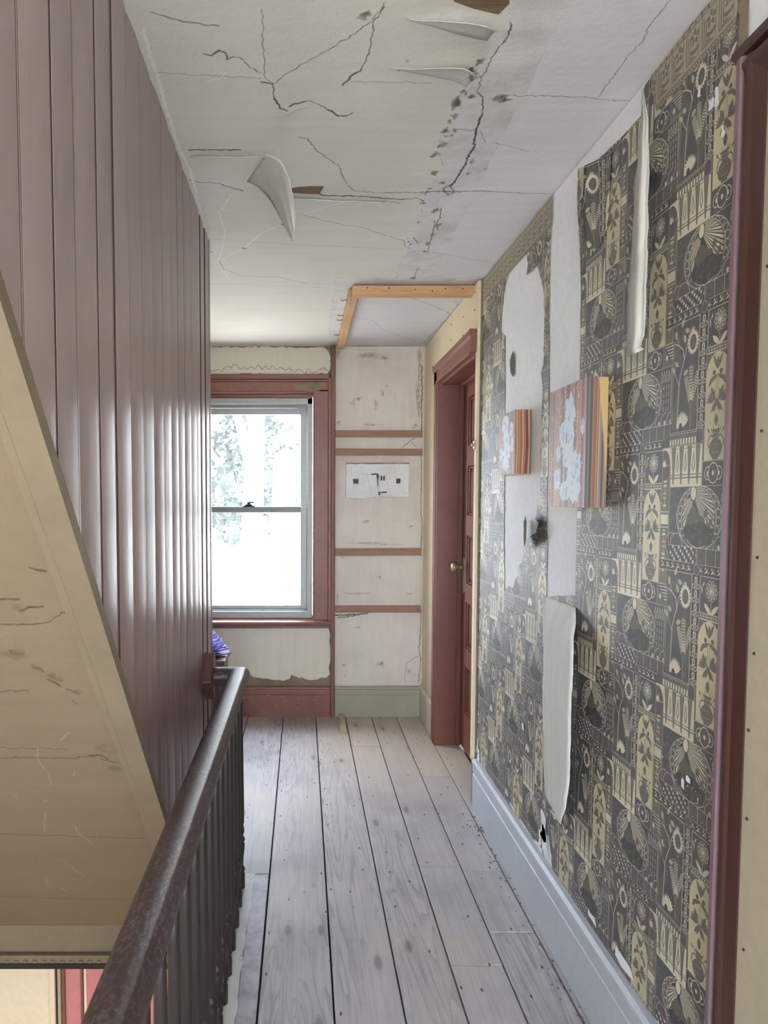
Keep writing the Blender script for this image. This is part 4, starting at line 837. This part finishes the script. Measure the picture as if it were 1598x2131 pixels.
bxw('sash_rail', m_vinyl, -.69, -.012, YF+.075, YF+.105, 1.992, 2.048, .004); bxw('sash_rail', m_vinyl2, -.69, -.012, YF+.078, YF+.105, 1.352, 1.389, .003)
bxw('sash_rail', m_vinyl2, -.69, -.012, YF+.038, YF+.07, 1.349, 1.387, .003); bxw('sash_rail', m_vinyl, -.69, -.012, YF+.04, YF+.07, .708, .734, .004)
bxw('frame', m_vinyl, -.768, .066, YF+.005, YF+.12, .653, .7, .006); bxw('frame_track', m_vinyl2, -.734, .03, YF+.02, YF+.12, .7005, .7075)
k = N('window_glass'); k.b.inputs['Base Color'].default_value = (1, 1, 1, 1)
tr = k.n('ShaderNodeBsdfTransparent'); gl = k.n('ShaderNodeBsdfGlossy'); gl.inputs['Roughness'].default_value = .03
df = k.n('ShaderNodeBsdfTranslucent'); df.inputs[0].default_value = (.95, .97, 1, 1)
mx = k.n('ShaderNodeMixShader'); mx.inputs[0].default_value = .04; k.l(tr.outputs[0], mx.inputs[1]); k.l(gl.outputs[0], mx.inputs[2])
mx2 = k.n('ShaderNodeMixShader'); mx2.inputs[0].default_value = .008; k.l(mx.outputs[0], mx2.inputs[1]); k.l(df.outputs[0], mx2.inputs[2])
k.l(mx2.outputs[0], k.t.nodes['Material Output'].inputs[0]); m_glass = k.m
bxw('pane', m_glass, -.692, -.010, YF+.088, YF+.092, 1.385, 1.995, 0); bxw('pane', m_glass, -.692, -.010, YF+.053, YF+.057, .732, 1.352, 0)
lk = MB().box(-.39, -.312, YF+.034, YF+.046, 1.387, 1.394).box(-.375, -.33, YF+.03, YF+.05, 1.394, 1.402).lathe([(.011, 0), (.011, .012), (.006, .016)], (-.352, YF+.04, 1.402), 10).box(-.35, -.318, YF+.034, YF+.044, 1.412, 1.420)
lk.build('sash_lock', m_dark, wn1, .001)
so = MB(); pr_ = [(YF-.005, .612), (YF-.058, .612), (YF-.068, .618), (YF-.072, .628), (YF-.066, .639), (YF-.054, .645), (YF+.012, .647), (YF+.012, .612)]
so.prism(pr_, 'x', -.905, .186); so.build('sill', m_red, wn1, .002)
bxw('apron_bead', m_red, -.89, .17, YF-.02, YF, .590, .6115, .004)

# baseboards
def bprof(f, t, ztop):
    # (offset from wall, height) moulded board
    return [(0, 0), (t, 0), (t, ztop*.70), (t-.003, ztop*.715), (t-.003, ztop*.74), (t, ztop*.755), (t, ztop*.90), (t+.006, ztop*.925), (t+.005, ztop*.97), (t-.006, ztop), (0, ztop)]
def base_x(name, mat, x0, x1, ztop, t, lab):
    b = struct(MB().prism([(YF-a, z) for a, z in bprof(0, t, ztop)], 'x', x0, x1).build(name, mat, None)); b['label'] = lab
base_x('baseboard_far', m_red, -1.35, .184, .204, .02, 'red brown baseboard under the window')
base_x('baseboard_closet', m_olive, .216, .764, .204, .02, 'olive grey baseboard of the former closet')
b = struct(MB().prism([(DW-a, z) for a, z in bprof(0, .02, .215)], 'y', 4.255, YF-.02).build('baseboard_corner', m_cgrey, None))
b = struct(MB().prism([(XW-a, z) for a, z in bprof(0, .023, .235)], 'y', 1.352, 3.275).build('baseboard_right', m_grey, None)); b['label'] = 'grey blue baseboard under the wallpaper'

# ------------------------------------------------------------------ doors on the right
d1 = struct(empty('door_1', (.86, 3.76, 0)))
box('casing', m_reddoor, d1, DW-.022, DW, 4.172, 4.252, 0, 2.205, .003)
box('casing_bead', m_reddoor, d1, DW-.028, DW, 4.165, 4.173, 0, 2.11, .003)
MB().prism([(DW-.0, 2.103), (DW-.022, 2.103), (DW-.022, 2.165), (DW-.026, 2.168), (DW-.03, 2.18), (DW-.032, 2.205), (DW, 2.205)], 'y', 3.318, 4.252).build('casing_head', m_reddoor, d1, .002)
box('casing_bead', m_reddoor, d1, DW-.028, DW, 3.34, 4.165, 2.098, 2.108, .003)
box('jamb', m_reddoor, d1, DW-.02, .965, 4.145, 4.165, 0, 2.105); box('jamb', m_reddoor, d1, DW+.002, .965, 3.36, 4.145, 2.085, 2.105)
box('door_stop', m_reddoor, d1, .893, .918, 4.128, 4.145, 0, 2.085); box('door_stop', m_reddoor, d1, .893, .918, 3.36, 4.128, 2.068, 2.085)
lf = MB().box(.94, .958, 3.37, 4.14, .012, 2.08).box(.92, .94, 4.035, 4.14, .012, 2.08).box(.92, .94, 3.37, 3.47, .012, 2.08)
pz = [(.224, .495), (.598, .858), (.964, 1.235), (1.346, 1.617), (1.733, 1.996)]; zz = [.012]+[q for p in pz for q in p]+[2.08]
for a, b in zip(zz[::2], zz[1::2]): lf.box(.92, .94, 3.47, 4.035, a, b)
lfo = lf.build('door_leaf', m_reddoor, d1, .002)
for a, b in pz:
    pm = MB().box(.934, .9395, 3.50, 4.005, a+.03, b-.03)
    for y0, y1, z0, z1 in ((3.472, 4.033, a+.001, a+.012), (3.472, 4.033, b-.012, b-.001), (3.472, 3.484, a+.012, b-.012), (4.021, 4.033, a+.012, b-.012)): pm.box(.9285, .9398, y0, y1, z0, z1)
    pm.build('panel', m_reddoor, lfo, .003)
MB().prism([(4.075+.019*math.cos(t), 1.02+(.075 if math.sin(t) > 0 else -.105)+.012*math.sin(t)) for t in np.linspace(0, 2*PI, 17)[:-1]], 'x', .914, .9198).build('escutcheon', m_metal, lfo, .002)['label'] = 'aged brass long escutcheon plate'
MB().lathe([(.012, 0), (.01, -.018), (.009, -.03), (.018, -.036), (.027, -.048), (.028, -.058), (.022, -.068), (.0, -.072)], (.914, 4.075, 1.05), 18, 'x').build('door_knob', m_metal, lfo, smooth=True)['label'] = 'round worn brass knob'
d2 = struct(empty('door_2', (.80, .5, 0)))
bb_ = MB().prism([(XW-.001, 1.352), (XW-.024, 1.352), (XW-.028, 1.349), (XW-.028, 1.338), (XW-.025, 1.334), (XW-.001, 1.334)], 'z', 0, 2.235).build('back_band', m_litcase, d2); bb_['label'] = 'pinkish outer band, window light painted in'
cs = [(XW-.001, 1.3335), (XW-.010, 1.3335), (XW-.010, 1.327), (XW-.023, 1.3255), (XW-.0275, 1.320), (XW-.027, 1.312), (XW-.023, 1.305), (XW-.021, 1.292), (XW-.018, 1.276), (XW-.001, 1.276)]
MB().prism(cs, 'z', 0, 2.214).build('casing', m_redcase, d2)
box('groove_shade', m_dark, d2, XW-.0135, XW-.0095, 1.3275, 1.3335, 0, 2.216, 0)  # dark strip laid in to paint the shade of the groove
def headp(p): return [(a, 2.240-(1.352-b)) for a, b in p]
MB().prism(headp([(XW-.001, 1.352), (XW-.030, 1.352), (XW-.034, 1.348), (XW-.034, 1.338), (XW-.028, 1.334), (XW-.001, 1.334)]), 'y', -.3, 1.356).build('back_band', m_redcase, d2)
MB().prism(headp(cs), 'y', -.3, 1.334).build('casing', m_redcase, d2)

# ------------------------------------------------------------------ stair railing
rl = tag(empty('stair_railing', (-.23, 1.6, 0)), 'dark varnished handrail on turned balusters along the stairwell edge', 'railing')
RX, RE = -.234, 2.62
prof = [(-.022, .752), (-.026, .762)]+[(.038*math.cos(t), .782+(.035 if math.sin(t) > 0 else .012)*math.sin(t)) for t in np.linspace(PI*1.18, -PI*.18, 25)]+[(.026, .762), (.022, .752)]
hr = MB(); n = len(prof); vs = []
for a, z in prof: vs.append((RX+a, -.6, z))
for a, z in prof: vs.append((RX+a, RE+a, z))          # mitre
for a, z in prof: vs.append((-.356, RE+a, z))
fs = []
for s in range(2):
    for k in range(n): fs.append((s*n+k, s*n+(k+1) % n, (s+1)*n+(k+1) % n, (s+1)*n+k))
fs += [tuple(range(n))[::-1], tuple(range(2*n, 3*n))]
ho = hr.add(vs, fs).build('handrail', m_rail, rl); ho.data.shade_auto_smooth(angle=.6) if hasattr(ho.data, 'shade_auto_smooth') else None
for p_ in ho.data.polygons: p_.use_smooth = len(p_.vertices) == 4
ho.data.set_sharp_from_angle(angle=.6)
bp = [(.0165, 0), (.0165, .052), (.0135, .058), (.0165, .066), (.017, .072), (.012, .080), (.0105, .088), (.0125, .12), (.016, .150), (.0165, .165), (.012, .172), (.017, .178), (.0165, .186), (.012, .192), (.0105, .200), (.0145, .207), (.015, .222), (.0115, .236), (.0145, .247), (.0148, .30), (.0132, .45), (.0112, .65), (.010, .76)]
base_me = None
for i in range(19):
    y = 2.585-i*.1225
    if base_me is None:
        o = MB().lathe(bp, (RX+.006, y, .003), 14).build('baluster', m_balu, rl, smooth=True); base_me = o; yy0 = y
    else:
        o = base_me.copy(); C.objects.link(o); o.parent = rl; o.location = (0, y-yy0, 0)
m_redstain = mat_paint('rosette_stain', (98, 66, 60), (80, 54, 50), .35, 5, .6, .1)
rb = MB(); cx, cz, q = RE-.005, .785, .088
rb.prism([(cx-q, cz+.0), (cx-q*.1, cz+q), (cx+q*.8, cz+.02), (cx-.0, cz-q)], 'x', -.3535, -.322)
rb.build('wall_rosette', m_redstain, rl, .004)['label'] = 'red brown wooden block where the rail meets the boards'
MB().box(-.275, -.2, -.68, -.6, .003, .95).box(-.285, -.19, -.69, -.59, .95, .99).build('newel_post', m_balu, rl, .004)

# ------------------------------------------------------------------ striped paintings on the right wall
PAL = [(160, 84, 82), (190, 148, 104), (200, 174, 122), (118, 112, 140), (176, 128, 150), (112, 122, 138), (138, 74, 98), (184, 160, 134), (144, 104, 86), (96, 92, 114), (200, 160, 172), (168, 132, 100), (120, 124, 128), (104, 104, 130)]
def art_face(wmm, hmm, seed, blobs, flecks):
    r = random.Random(seed); c = Canvas(wmm, hmm, 1.6, rgb(180, 140, 110)); x = 0
    while x < wmm:
        wd = r.uniform(1.6, 6.5); col = r.choice(PAL); c.rect(x, x+wd, 0, hmm, rgb(*col)); x += wd
    for _ in range(flecks):
        xx, yy = r.uniform(0, wmm*.97), r.uniform(hmm*.03, hmm)
        c.leaf(xx, yy, r.uniform(3, 11), r.uniform(2, 5), PI/2+r.uniform(-.5, .5), rgb(236, 232, 236), .95)
    for bx, by, rx, ry in blobs:
        for _ in range(34):
            a, t = r.uniform(0, 6.28), r.uniform(.2, 1.0); q = r.uniform(.12, .3)
            c.ell((bx+rx*t*math.cos(a))*wmm, (by+ry*t*math.sin(a))*hmm, q*rx*wmm, q*ry*hmm*1.1, rgb(206, 214, 226))
        c.ell(bx*wmm, by*hmm, rx*wmm*.9, ry*hmm*.9, rgb(208, 217, 229))
    for bx, by, rx, ry in blobs:
        for _ in range(9):
            a, t = r.uniform(0, 6.28), r.uniform(0, .75); c.ell((bx+rx*t*math.cos(a))*wmm, (by+ry*t*math.sin(a))*hmm, r.uniform(4, 9), r.uniform(5, 11), rgb(*r.choice([(176, 186, 210), (186, 200, 208), (160, 168, 206), (222, 228, 236)])), .6)
            c.ell((bx+rx*t*math.cos(a))*wmm, (by+ry*t*math.sin(a))*hmm, 3, 4, rgb(150, 160, 190), .5)
    return c.a
def art_side(wmm, hmm, cols, wedge):
    cols = [(a, tuple(int(q*.72+sum(b)/3*.22) for q in b), s_) for a, b, s_ in cols]
    c = Canvas(wmm, hmm, 2, rgb(104, 98, 88)); x = 0
    for wd, col, sl in cols:
        c.poly([(x+sl, hmm), (x+wd+sl, hmm), (x+wd*.95, 0), (x, 0)] if wedge else [(x, hmm), (x+wd, hmm), (x+wd+sl, hmm*.45), (x+wd, 0), (x, 0), (x+sl, hmm*.45)], rgb(*col)); x += wd
    if wedge: c.poly([(wmm*.54, hmm), (wmm, hmm), (wmm, 0), (wmm*.93, hmm*.3)], rgb(178, 150, 102))
    return c.a
def mat_img(name, img, axes, org, size, rough=.5):
    k = N(name); g = k.n('ShaderNodeNewGeometry'); sp = k.n('ShaderNodeSeparateXYZ'); k.l(g.outputs['Position'], sp.inputs[0]); cb = k.n('ShaderNodeCombineXYZ')
    for i in (0, 1): k.l(k.math('DIVIDE', k.math('SUBTRACT', sp.outputs[axes[i]], org[i]), size[i]), cb.inputs[i])
    im = k.n('ShaderNodeTexImage', image=img, extension='EXTEND'); k.l(cb.outputs[0], im.inputs[0])
    n = k.noise(k.coord(), 60, 4)
    return k.out(im.outputs[0], rough, n, .15, .001, .4)
def painting(name, label, y0, y1, z0, z1, xf, seed, blobs, cols, wedge, flecks):
    W, H, D = (y1-y0)*1000, (z1-z0)*1000, (XW-.004-xf)*1000
    t = tag(empty(name, (XW-.002, (y0+y1)/2, z0)), label, 'painting', 'striped box paintings on the wallpapered wall')
    box('panel', m_drywall, t, xf+.001, XW-.0045, y0+.001, y1-.001, z0, z1, .002)
    im = new_image(name+'_front', art_face(W, H, seed, blobs, flecks)[:, ::-1].copy()); mf = mat_img(name+'_front', im, (1, 2), (y0, z0), (W/1000, H/1000))
    MB().box(xf-.0006, xf+.001, y0, y1, z0+.0006, z1-.0006).build('painted_front', mf, t)['label'] = 'striped front under pale blue blots'
    im = new_image(name+'_side', art_side(D, H, cols, wedge)); ms = mat_img(name+'_side', im, (0, 2), (xf, z0), (D/1000, H/1000))
    MB().box(xf+.001, XW-.005, y0-.0006, y0+.001, z0+.0006, z1-.0006).build('striped_edge', ms, t)
    return t
painting('large_striped_painting', 'larger striped box painting with pale blue blots over the torn strip', 1.92, 2.205, 1.410, 1.755, .75, 5,
         [(.60, .76, .13, .14), (.62, .58, .10, .12), (.42, .60, .09, .12), (.56, .42, .16, .10), (.30, .45, .06, .06), (.72, .22, .17, .19), (.27, .24, .09, .09), (.52, .14, .16, .08), (.80, .33, .1, .1), (.93, .63, .03, .06)],
         [(5, (92, 90, 84), 0), (4, (118, 116, 100), 1), (7, (86, 82, 76), 1), (3, (150, 120, 82), 2), (3.5, (190, 74, 52), 3), (3, (104, 92, 110), 3), (3.5, (170, 128, 84), 3), (3, (150, 92, 62), 3), (3, (196, 156, 92), 3), (6, (120, 122, 132), 3), (4, (98, 70, 92), 3), (3, (160, 90, 80), 3), (5, (150, 134, 104), 3)], True, 150)
painting('small_striped_painting', 'smaller striped box painting with pale blue blots over the torn white hole', 2.565, 2.768, 1.523, 1.75, .752, 9,
         [(.40, .80, .20, .16), (.45, .58, .18, .14), (.5, .38, .22, .14), (.45, .18, .18, .12), (.78, .72, .1, .12), (.82, .46, .1, .12), (.15, .35, .1, .1)],
         [(3, (176, 96, 50), 0), (5, (206, 160, 96), 3), (4, (150, 108, 58), 3), (4, (196, 128, 92), 3), (4, (176, 96, 72), 4), (3, (150, 72, 40), 4), (4, (226, 176, 104), 4), (4, (170, 120, 70), 4), (5, (190, 104, 74), 4), (3.4, (64, 60, 120), 4), (5, (150, 66, 60), 4), (7, (214, 168, 92), 4), (6, (122, 60, 58), 2)], False, 60)

# ------------------------------------------------------------------ white relief on the closet wall
m_wht = mat_paint('thick_white_paint', (226, 226, 224), (206, 205, 200), .55, 8, .5, .9, .008, bump_sc=30); m_blk = mat_flat('black_paint', (34, 33, 38), .5)
wr_ = tag(empty('white_relief_panel', (.486, YF, 1.442)), 'white painted relief panel with black marks between the wall cleats', 'artwork')
bd = jag([(.283, 1.447), (.40, 1.440), (.45, 1.452), (.686, 1.450), (.689, 1.662), (.50, 1.662), (.284, 1.662)], .002, .03)
MB().prism(bd, 'y', YF-.048, YF-.004).build('body', m_wht, wr_, .004)
MB().prism([(.283, 1.6625), (.69, 1.6625), (.691, 1.671), (.283, 1.669)], 'y', YF-.046, YF-.004).build('wood_edge', m_cleat, wr_)['label'] = 'brown wood edge along the top'
X = lambda u: .283+(u-165)/1040*.406; Z = lambda v: 1.671-(v-655)/615*.231
def pr(n, pts, y0, m): return MB().prism([(X(u), Z(v)) for u, v in pts], 'y', YF-y0, YF-.047).build(n, m, wr_, .0012)
pr('paint_slab', [(350, 690), (990, 690), (990, 830), (350, 835)], .0540, m_wht); pr('paint_slab', [(235, 850), (520, 860), (560, 1170), (240, 1170)], .0540, m_wht); pr('paint_slab', [(840, 840), (1180, 830), (1180, 1150), (845, 1170)], .0540, m_wht)
pr('square_frame', [(262, 915), (380, 915), (380, 1025), (262, 1025)], .0570, m_wht); pr('black_square', [(280, 935), (362, 935), (362, 1012), (280, 1012)], .0590, m_blk)
pr('square_frame', [(965, 912), (1080, 912), (1080, 1022), (965, 1022)], .0570, m_wht); pr('black_square', [(988, 930), (1056, 928), (1056, 1006), (990, 1008)], .0590, m_blk)
pr('tilted_slab', [(510, 880), (655, 862), (685, 1150), (580, 1182)], .0670, m_wht); pr('upright_slab', [(710, 830), (815, 835), (825, 1145), (705, 1150)], .0630, m_wht)
for u in (740, 784): pr('black_bar', [(u-14, 890), (u, 876), (u+14, 882), (u+14, 955), (u, 962), (u-15, 955)], .0645, m_blk)
for pts in ([(575, 848), (660, 838), (700, 860), (700, 915), (664, 915), (650, 868), (580, 868)], [(662, 915), (690, 915), (688, 1060), (676, 1060)], [(700, 1152), (722, 1152), (722, 1208), (698, 1208)], [(735, 1155), (830, 1150), (828, 1170), (736, 1172)]): pr('black_stroke', pts, .0575, m_blk)

# ------------------------------------------------------------------ shelf cleats, closet framing, corner strip
for z0, z1, lab in ((1.838, 1.881, 'topmost brown wooden shelf cleat on the closet wall'), (1.720, 1.763, 'brown shelf cleat just above the white relief panel'), (1.068, 1.116, 'brown shelf cleat next below the white relief panel'), (.694, .739, 'lowest brown shelf cleat above a strip of missing plaster')):
    j = R.uniform(-.002, .002)
    o = MB(); o.add([(.217, YF-.022, z0+j), (.777, YF-.022, z0-j), (.777, YF-.001, z0-j), (.217, YF-.001, z0+j), (.217, YF-.022, z1+j), (.777, YF-.022, z1-j), (.777, YF-.001, z1-j), (.217, YF-.001, z1+j)], [(0,3,2,1),(4,5,6,7),(0,1,5,4),(1,2,6,5),(2,3,7,6),(3,0,4,7)])
    o = tag(o.build('shelf_cleat', m_cleat, None, .002), lab, 'cleat', 'wooden shelf cleats on the closet wall')
cb = tag(empty('ceiling_batten', (.53, 3.40, ZC-.04)), 'pine batten across the ceiling ending at the wallpapered wall', 'batten', 'pine closet battens on the ceiling')
box('batten', m_batten, cb, .232, .812, 3.385, 3.445, ZC-.042, ZC-.001, .002)
nm = MB()
for x in (.30, .40, .52, .60, .66, .74): nm.lathe([(.003, 0), (.0035, .003)], (x, 3.383, ZC-.022+R.uniform(-.01, .01)), 6, 'y')
stuff(nm.build('nail_head', m_dark, cb))
cb = tag(empty('ceiling_batten', (.235, 4.05, ZC-.04)), 'pine batten running along the ceiling to the window wall with bent nails', 'batten', 'pine closet battens on the ceiling')
box('batten', m_batteny, cb, .218, .262, 3.446, 4.62, ZC-.036, ZC-.001, .002)
nm = MB()
for y in (3.56, 3.85, 3.95, 4.3): nm.tube([(.225, y, ZC-.018), (.195, y+.01, ZC-.02), (.187, y+.02, ZC-.012)], .0016, 6)
stuff(nm.build('bent_nail', m_dark, cb))
tag(MB().prism([(.186, YF-.03), (.190, YF-.034), (.203, YF-.034), (.205, YF-.029), (.210, YF-.029), (.214, YF-.024), (.214, YF-.001), (.186, YF-.001)], 'z', 0.001, ZC-.001).build('corner_strip', m_post, None, .001), 'thin red brown upright strip from ceiling to floor beside the window', 'strip')
tag(MB().prism([(.243, 4.655), (.234, 4.36), (.270, 4.35), (.272, 4.655)], 'z', .002, .026).build('wood_offcut', mat_wood('grey_offcut', (186, 172, 148), (160, 144, 120), 'y', .7), None, .002), 'short grey wood offcut on the floor against the closet baseboard', 'wood')

# ------------------------------------------------------------------ stand and purple cloth by the window
st = tag(empty('wooden_stand', (-.62, 4.3, 0)), 'dark brown wooden stand beyond the end of the handrail', 'stand')
m_stand = mat_wood('stand_wood', (98, 82, 78), (78, 62, 58), 'x', .5)
box('top', m_stand, st, -.80, -.452, 4.15, 4.48, .465, .495, .003)
box('apron', m_stand, st, -.785, -.466, 4.165, 4.465, .36, .465, .002)
for x in (-.78, -.497):
    for y in (4.17, 4.435): box('leg', m_stand, st, x, x+.028, y, y+.028, .002, .36, .002)
pc = tag(empty('purple_cloth', (-.6, 4.3, .495)), 'ruffled purple cloth heaped on the dark stand', 'cloth')
m_pur = mat_paint('purple_cloth', (150, 144, 214), (104, 98, 172), .8, 30, .9, .5, .004, fleck=(214, 212, 238), fleck_amt=.62)
cx, cy = -.60, 4.3
for lev in range(9):
    ln = .155-.014*lev; z = .497+.015*lev
    for j in range(9):
        ang = j*.70+lev*.4+R.uniform(-.15, .15); rows = []; up = R.uniform(.0, .02); wd_ = R.uniform(.045, .07)
        for a in range(9):
            t = a/8; row = []
            for b in range(6):
                s_ = b/5-.5; w_ = wd_*math.sin(PI*min(.2+t*.8, 1))+.002; rr_ = .02+ln*t
                row.append((cx+rr_*math.cos(ang)-w_*s_*math.sin(ang), cy+rr_*math.sin(ang)+w_*s_*math.cos(ang), z+.004+.006*(1+math.sin(t*7+j))*t+up*t*t+.012*abs(s_)*2*t))
            rows.append(row)
        MB().grid(rows).build('fold', m_pur, pc, smooth=True, solid=.003)
MB().lathe([(.07, 0), (.06, .06), (.04, .11), (.0, .135)], (cx, cy, .496), 14).build('core', m_pur, pc, smooth=True)

# ------------------------------------------------------------------ crumbs on the floor
cr = MB(); rc = random.Random(11)
for i in range(150):
    if i % 3: x, y = rc.gauss(.775, .03), rc.uniform(1.4, 3.2)
    else: x, y = rc.uniform(-.1, .75), rc.uniform(1.5, 4.3)
    if x > .785: x = .785-rc.uniform(0, .05)
    s = rc.uniform(.001, .0034)*(1.5 if i % 3 else 1); a = rc.uniform(0, 6.3)
    p = [(x+s*math.cos(a+q)*rc.uniform(.6, 1.3), y+s*math.sin(a+q)*rc.uniform(.6, 1.3)) for q in (0, 1.5, 3.1, 4.6)]
    cr.prism(p, 'z', .0008, .0012+s*.6)
stuff(cr.build('plaster_crumbs', mat_paint('crumb', (128, 116, 104), (72, 62, 54), .9, 60, 1), None), 'dark plaster crumbs scattered over the floor planks')

# ------------------------------------------------------------------ outside the far window
struct(MB().box(-60, 60, -60, 60, -3.2, -3).build('ground', mat_paint('pale_gravel', (176, 172, 160), (150, 146, 134), .9, 1, .6)))
m_sid = mat_paint('white_siding', (226, 228, 230), (214, 216, 218), .6, 2, .3, .05)
hs = tag(empty('clapboard_house', (2.2, 16, -3)), 'white clapboard house close outside on the right of the window view', 'house')
for i in range(62):
    z = -3+i*.12
    MB().add([(-.72, 16-.012, z), (5, 16-.012, z), (5, 16+.01, z), (-.72, 16+.01, z), (-.72, 16, z+.118), (5, 16, z+.118), (5, 16.01, z+.118), (-.72, 16.01, z+.118)], [(0,3,2,1),(4,5,6,7),(0,1,5,4),(1,2,6,5),(2,3,7,6),(3,0,4,7)]).build('clapboard', m_sid, hs)
box('wall', m_sid, hs, -.70, 5, 16.012, 20, -3, 4.4); box('corner_board', m_sid, hs, -.78, -.7, 15.97, 16.1, -3, 4.4)
wd_ = box('window', mat_flat('house_window_dark', (120, 128, 136), .2), hs, -.36, -.14, 15.96, 16.0, 1.42, 1.62); box('frame', m_sid, wd_, -.40, -.10, 15.975, 16.0, 1.39, 1.415)
ga = tag(empty('low_garage', (-2.6, 20, -3)), 'low pale garage with a pitched roof outside the window', 'garage')
MB().box(-4.6, -1.1, 20, 24, -3, -.75).build('wall', m_sid, ga)
MB().prism([(19.6, -.9), (22, .45), (24.4, -.9), (24.4, -.8), (22, .55), (19.6, -.8)], 'x', -4.8, -.9).build('roof', mat_paint('garage_roof', (190, 188, 186), (170, 168, 166), .8, 2), ga)
box('door', mat_flat('garage_door', (214, 204, 186), .6), ga, -3.4, -2.0, 19.96, 20, -3, -1.0)
tr_ = tag(empty('tree', (-.85, 12, -3)), 'tall tree with a pale trunk outside the window', 'tree')
m_bark = mat_paint('pale_bark', (72, 70, 66), (60, 58, 54), .9, 6, .6, .6, .01, stretch=(3, 3, .5)); m_leaf = mat_paint('leaves', (64, 73, 67), (52, 61, 58), .7, 4, .8)
MB().tube([(-.98, 12, -3), (-.9, 12, -1), (-.84, 12, .8), (-.80, 12.05, 2.2), (-.74, 12.1, 3.6), (-.7, 12.1, 6)], [.26, .22, .185, .165, .14, .08], 14).tube([(-.84, 12, 1.9), (-1.0, 11.9, 2.6), (-1.3, 11.7, 3.6)], [.1, .08, .05], 8).build('trunk', m_bark, tr_, smooth=True)
lv = MB(); rt = random.Random(5)
for i in range(9000):
    if i % 6 == 0: x, z = rt.uniform(-.7, .1), rt.uniform(1.0, 5)
    else: x, z = rt.uniform(-4.2, -.55), rt.uniform(.6, 6)
    y = rt.uniform(12.3, 15.2)
    if math.sin(x*3.1+y)*math.cos(z*2.7+x) > .45: continue
    s = rt.uniform(.06, .17); a = Vector((rt.uniform(-1, 1), rt.uniform(-1, 1), rt.uniform(-1, 1))).normalized(); b = a.orthogonal().normalized()
    p = Vector((x, y, z)); lv.add([p-a*s, p+b*s*.5, p+a*s, p-b*s*.5], [(0, 1, 2, 3)])
stuff(lv.build('foliage', m_leaf, tr_))
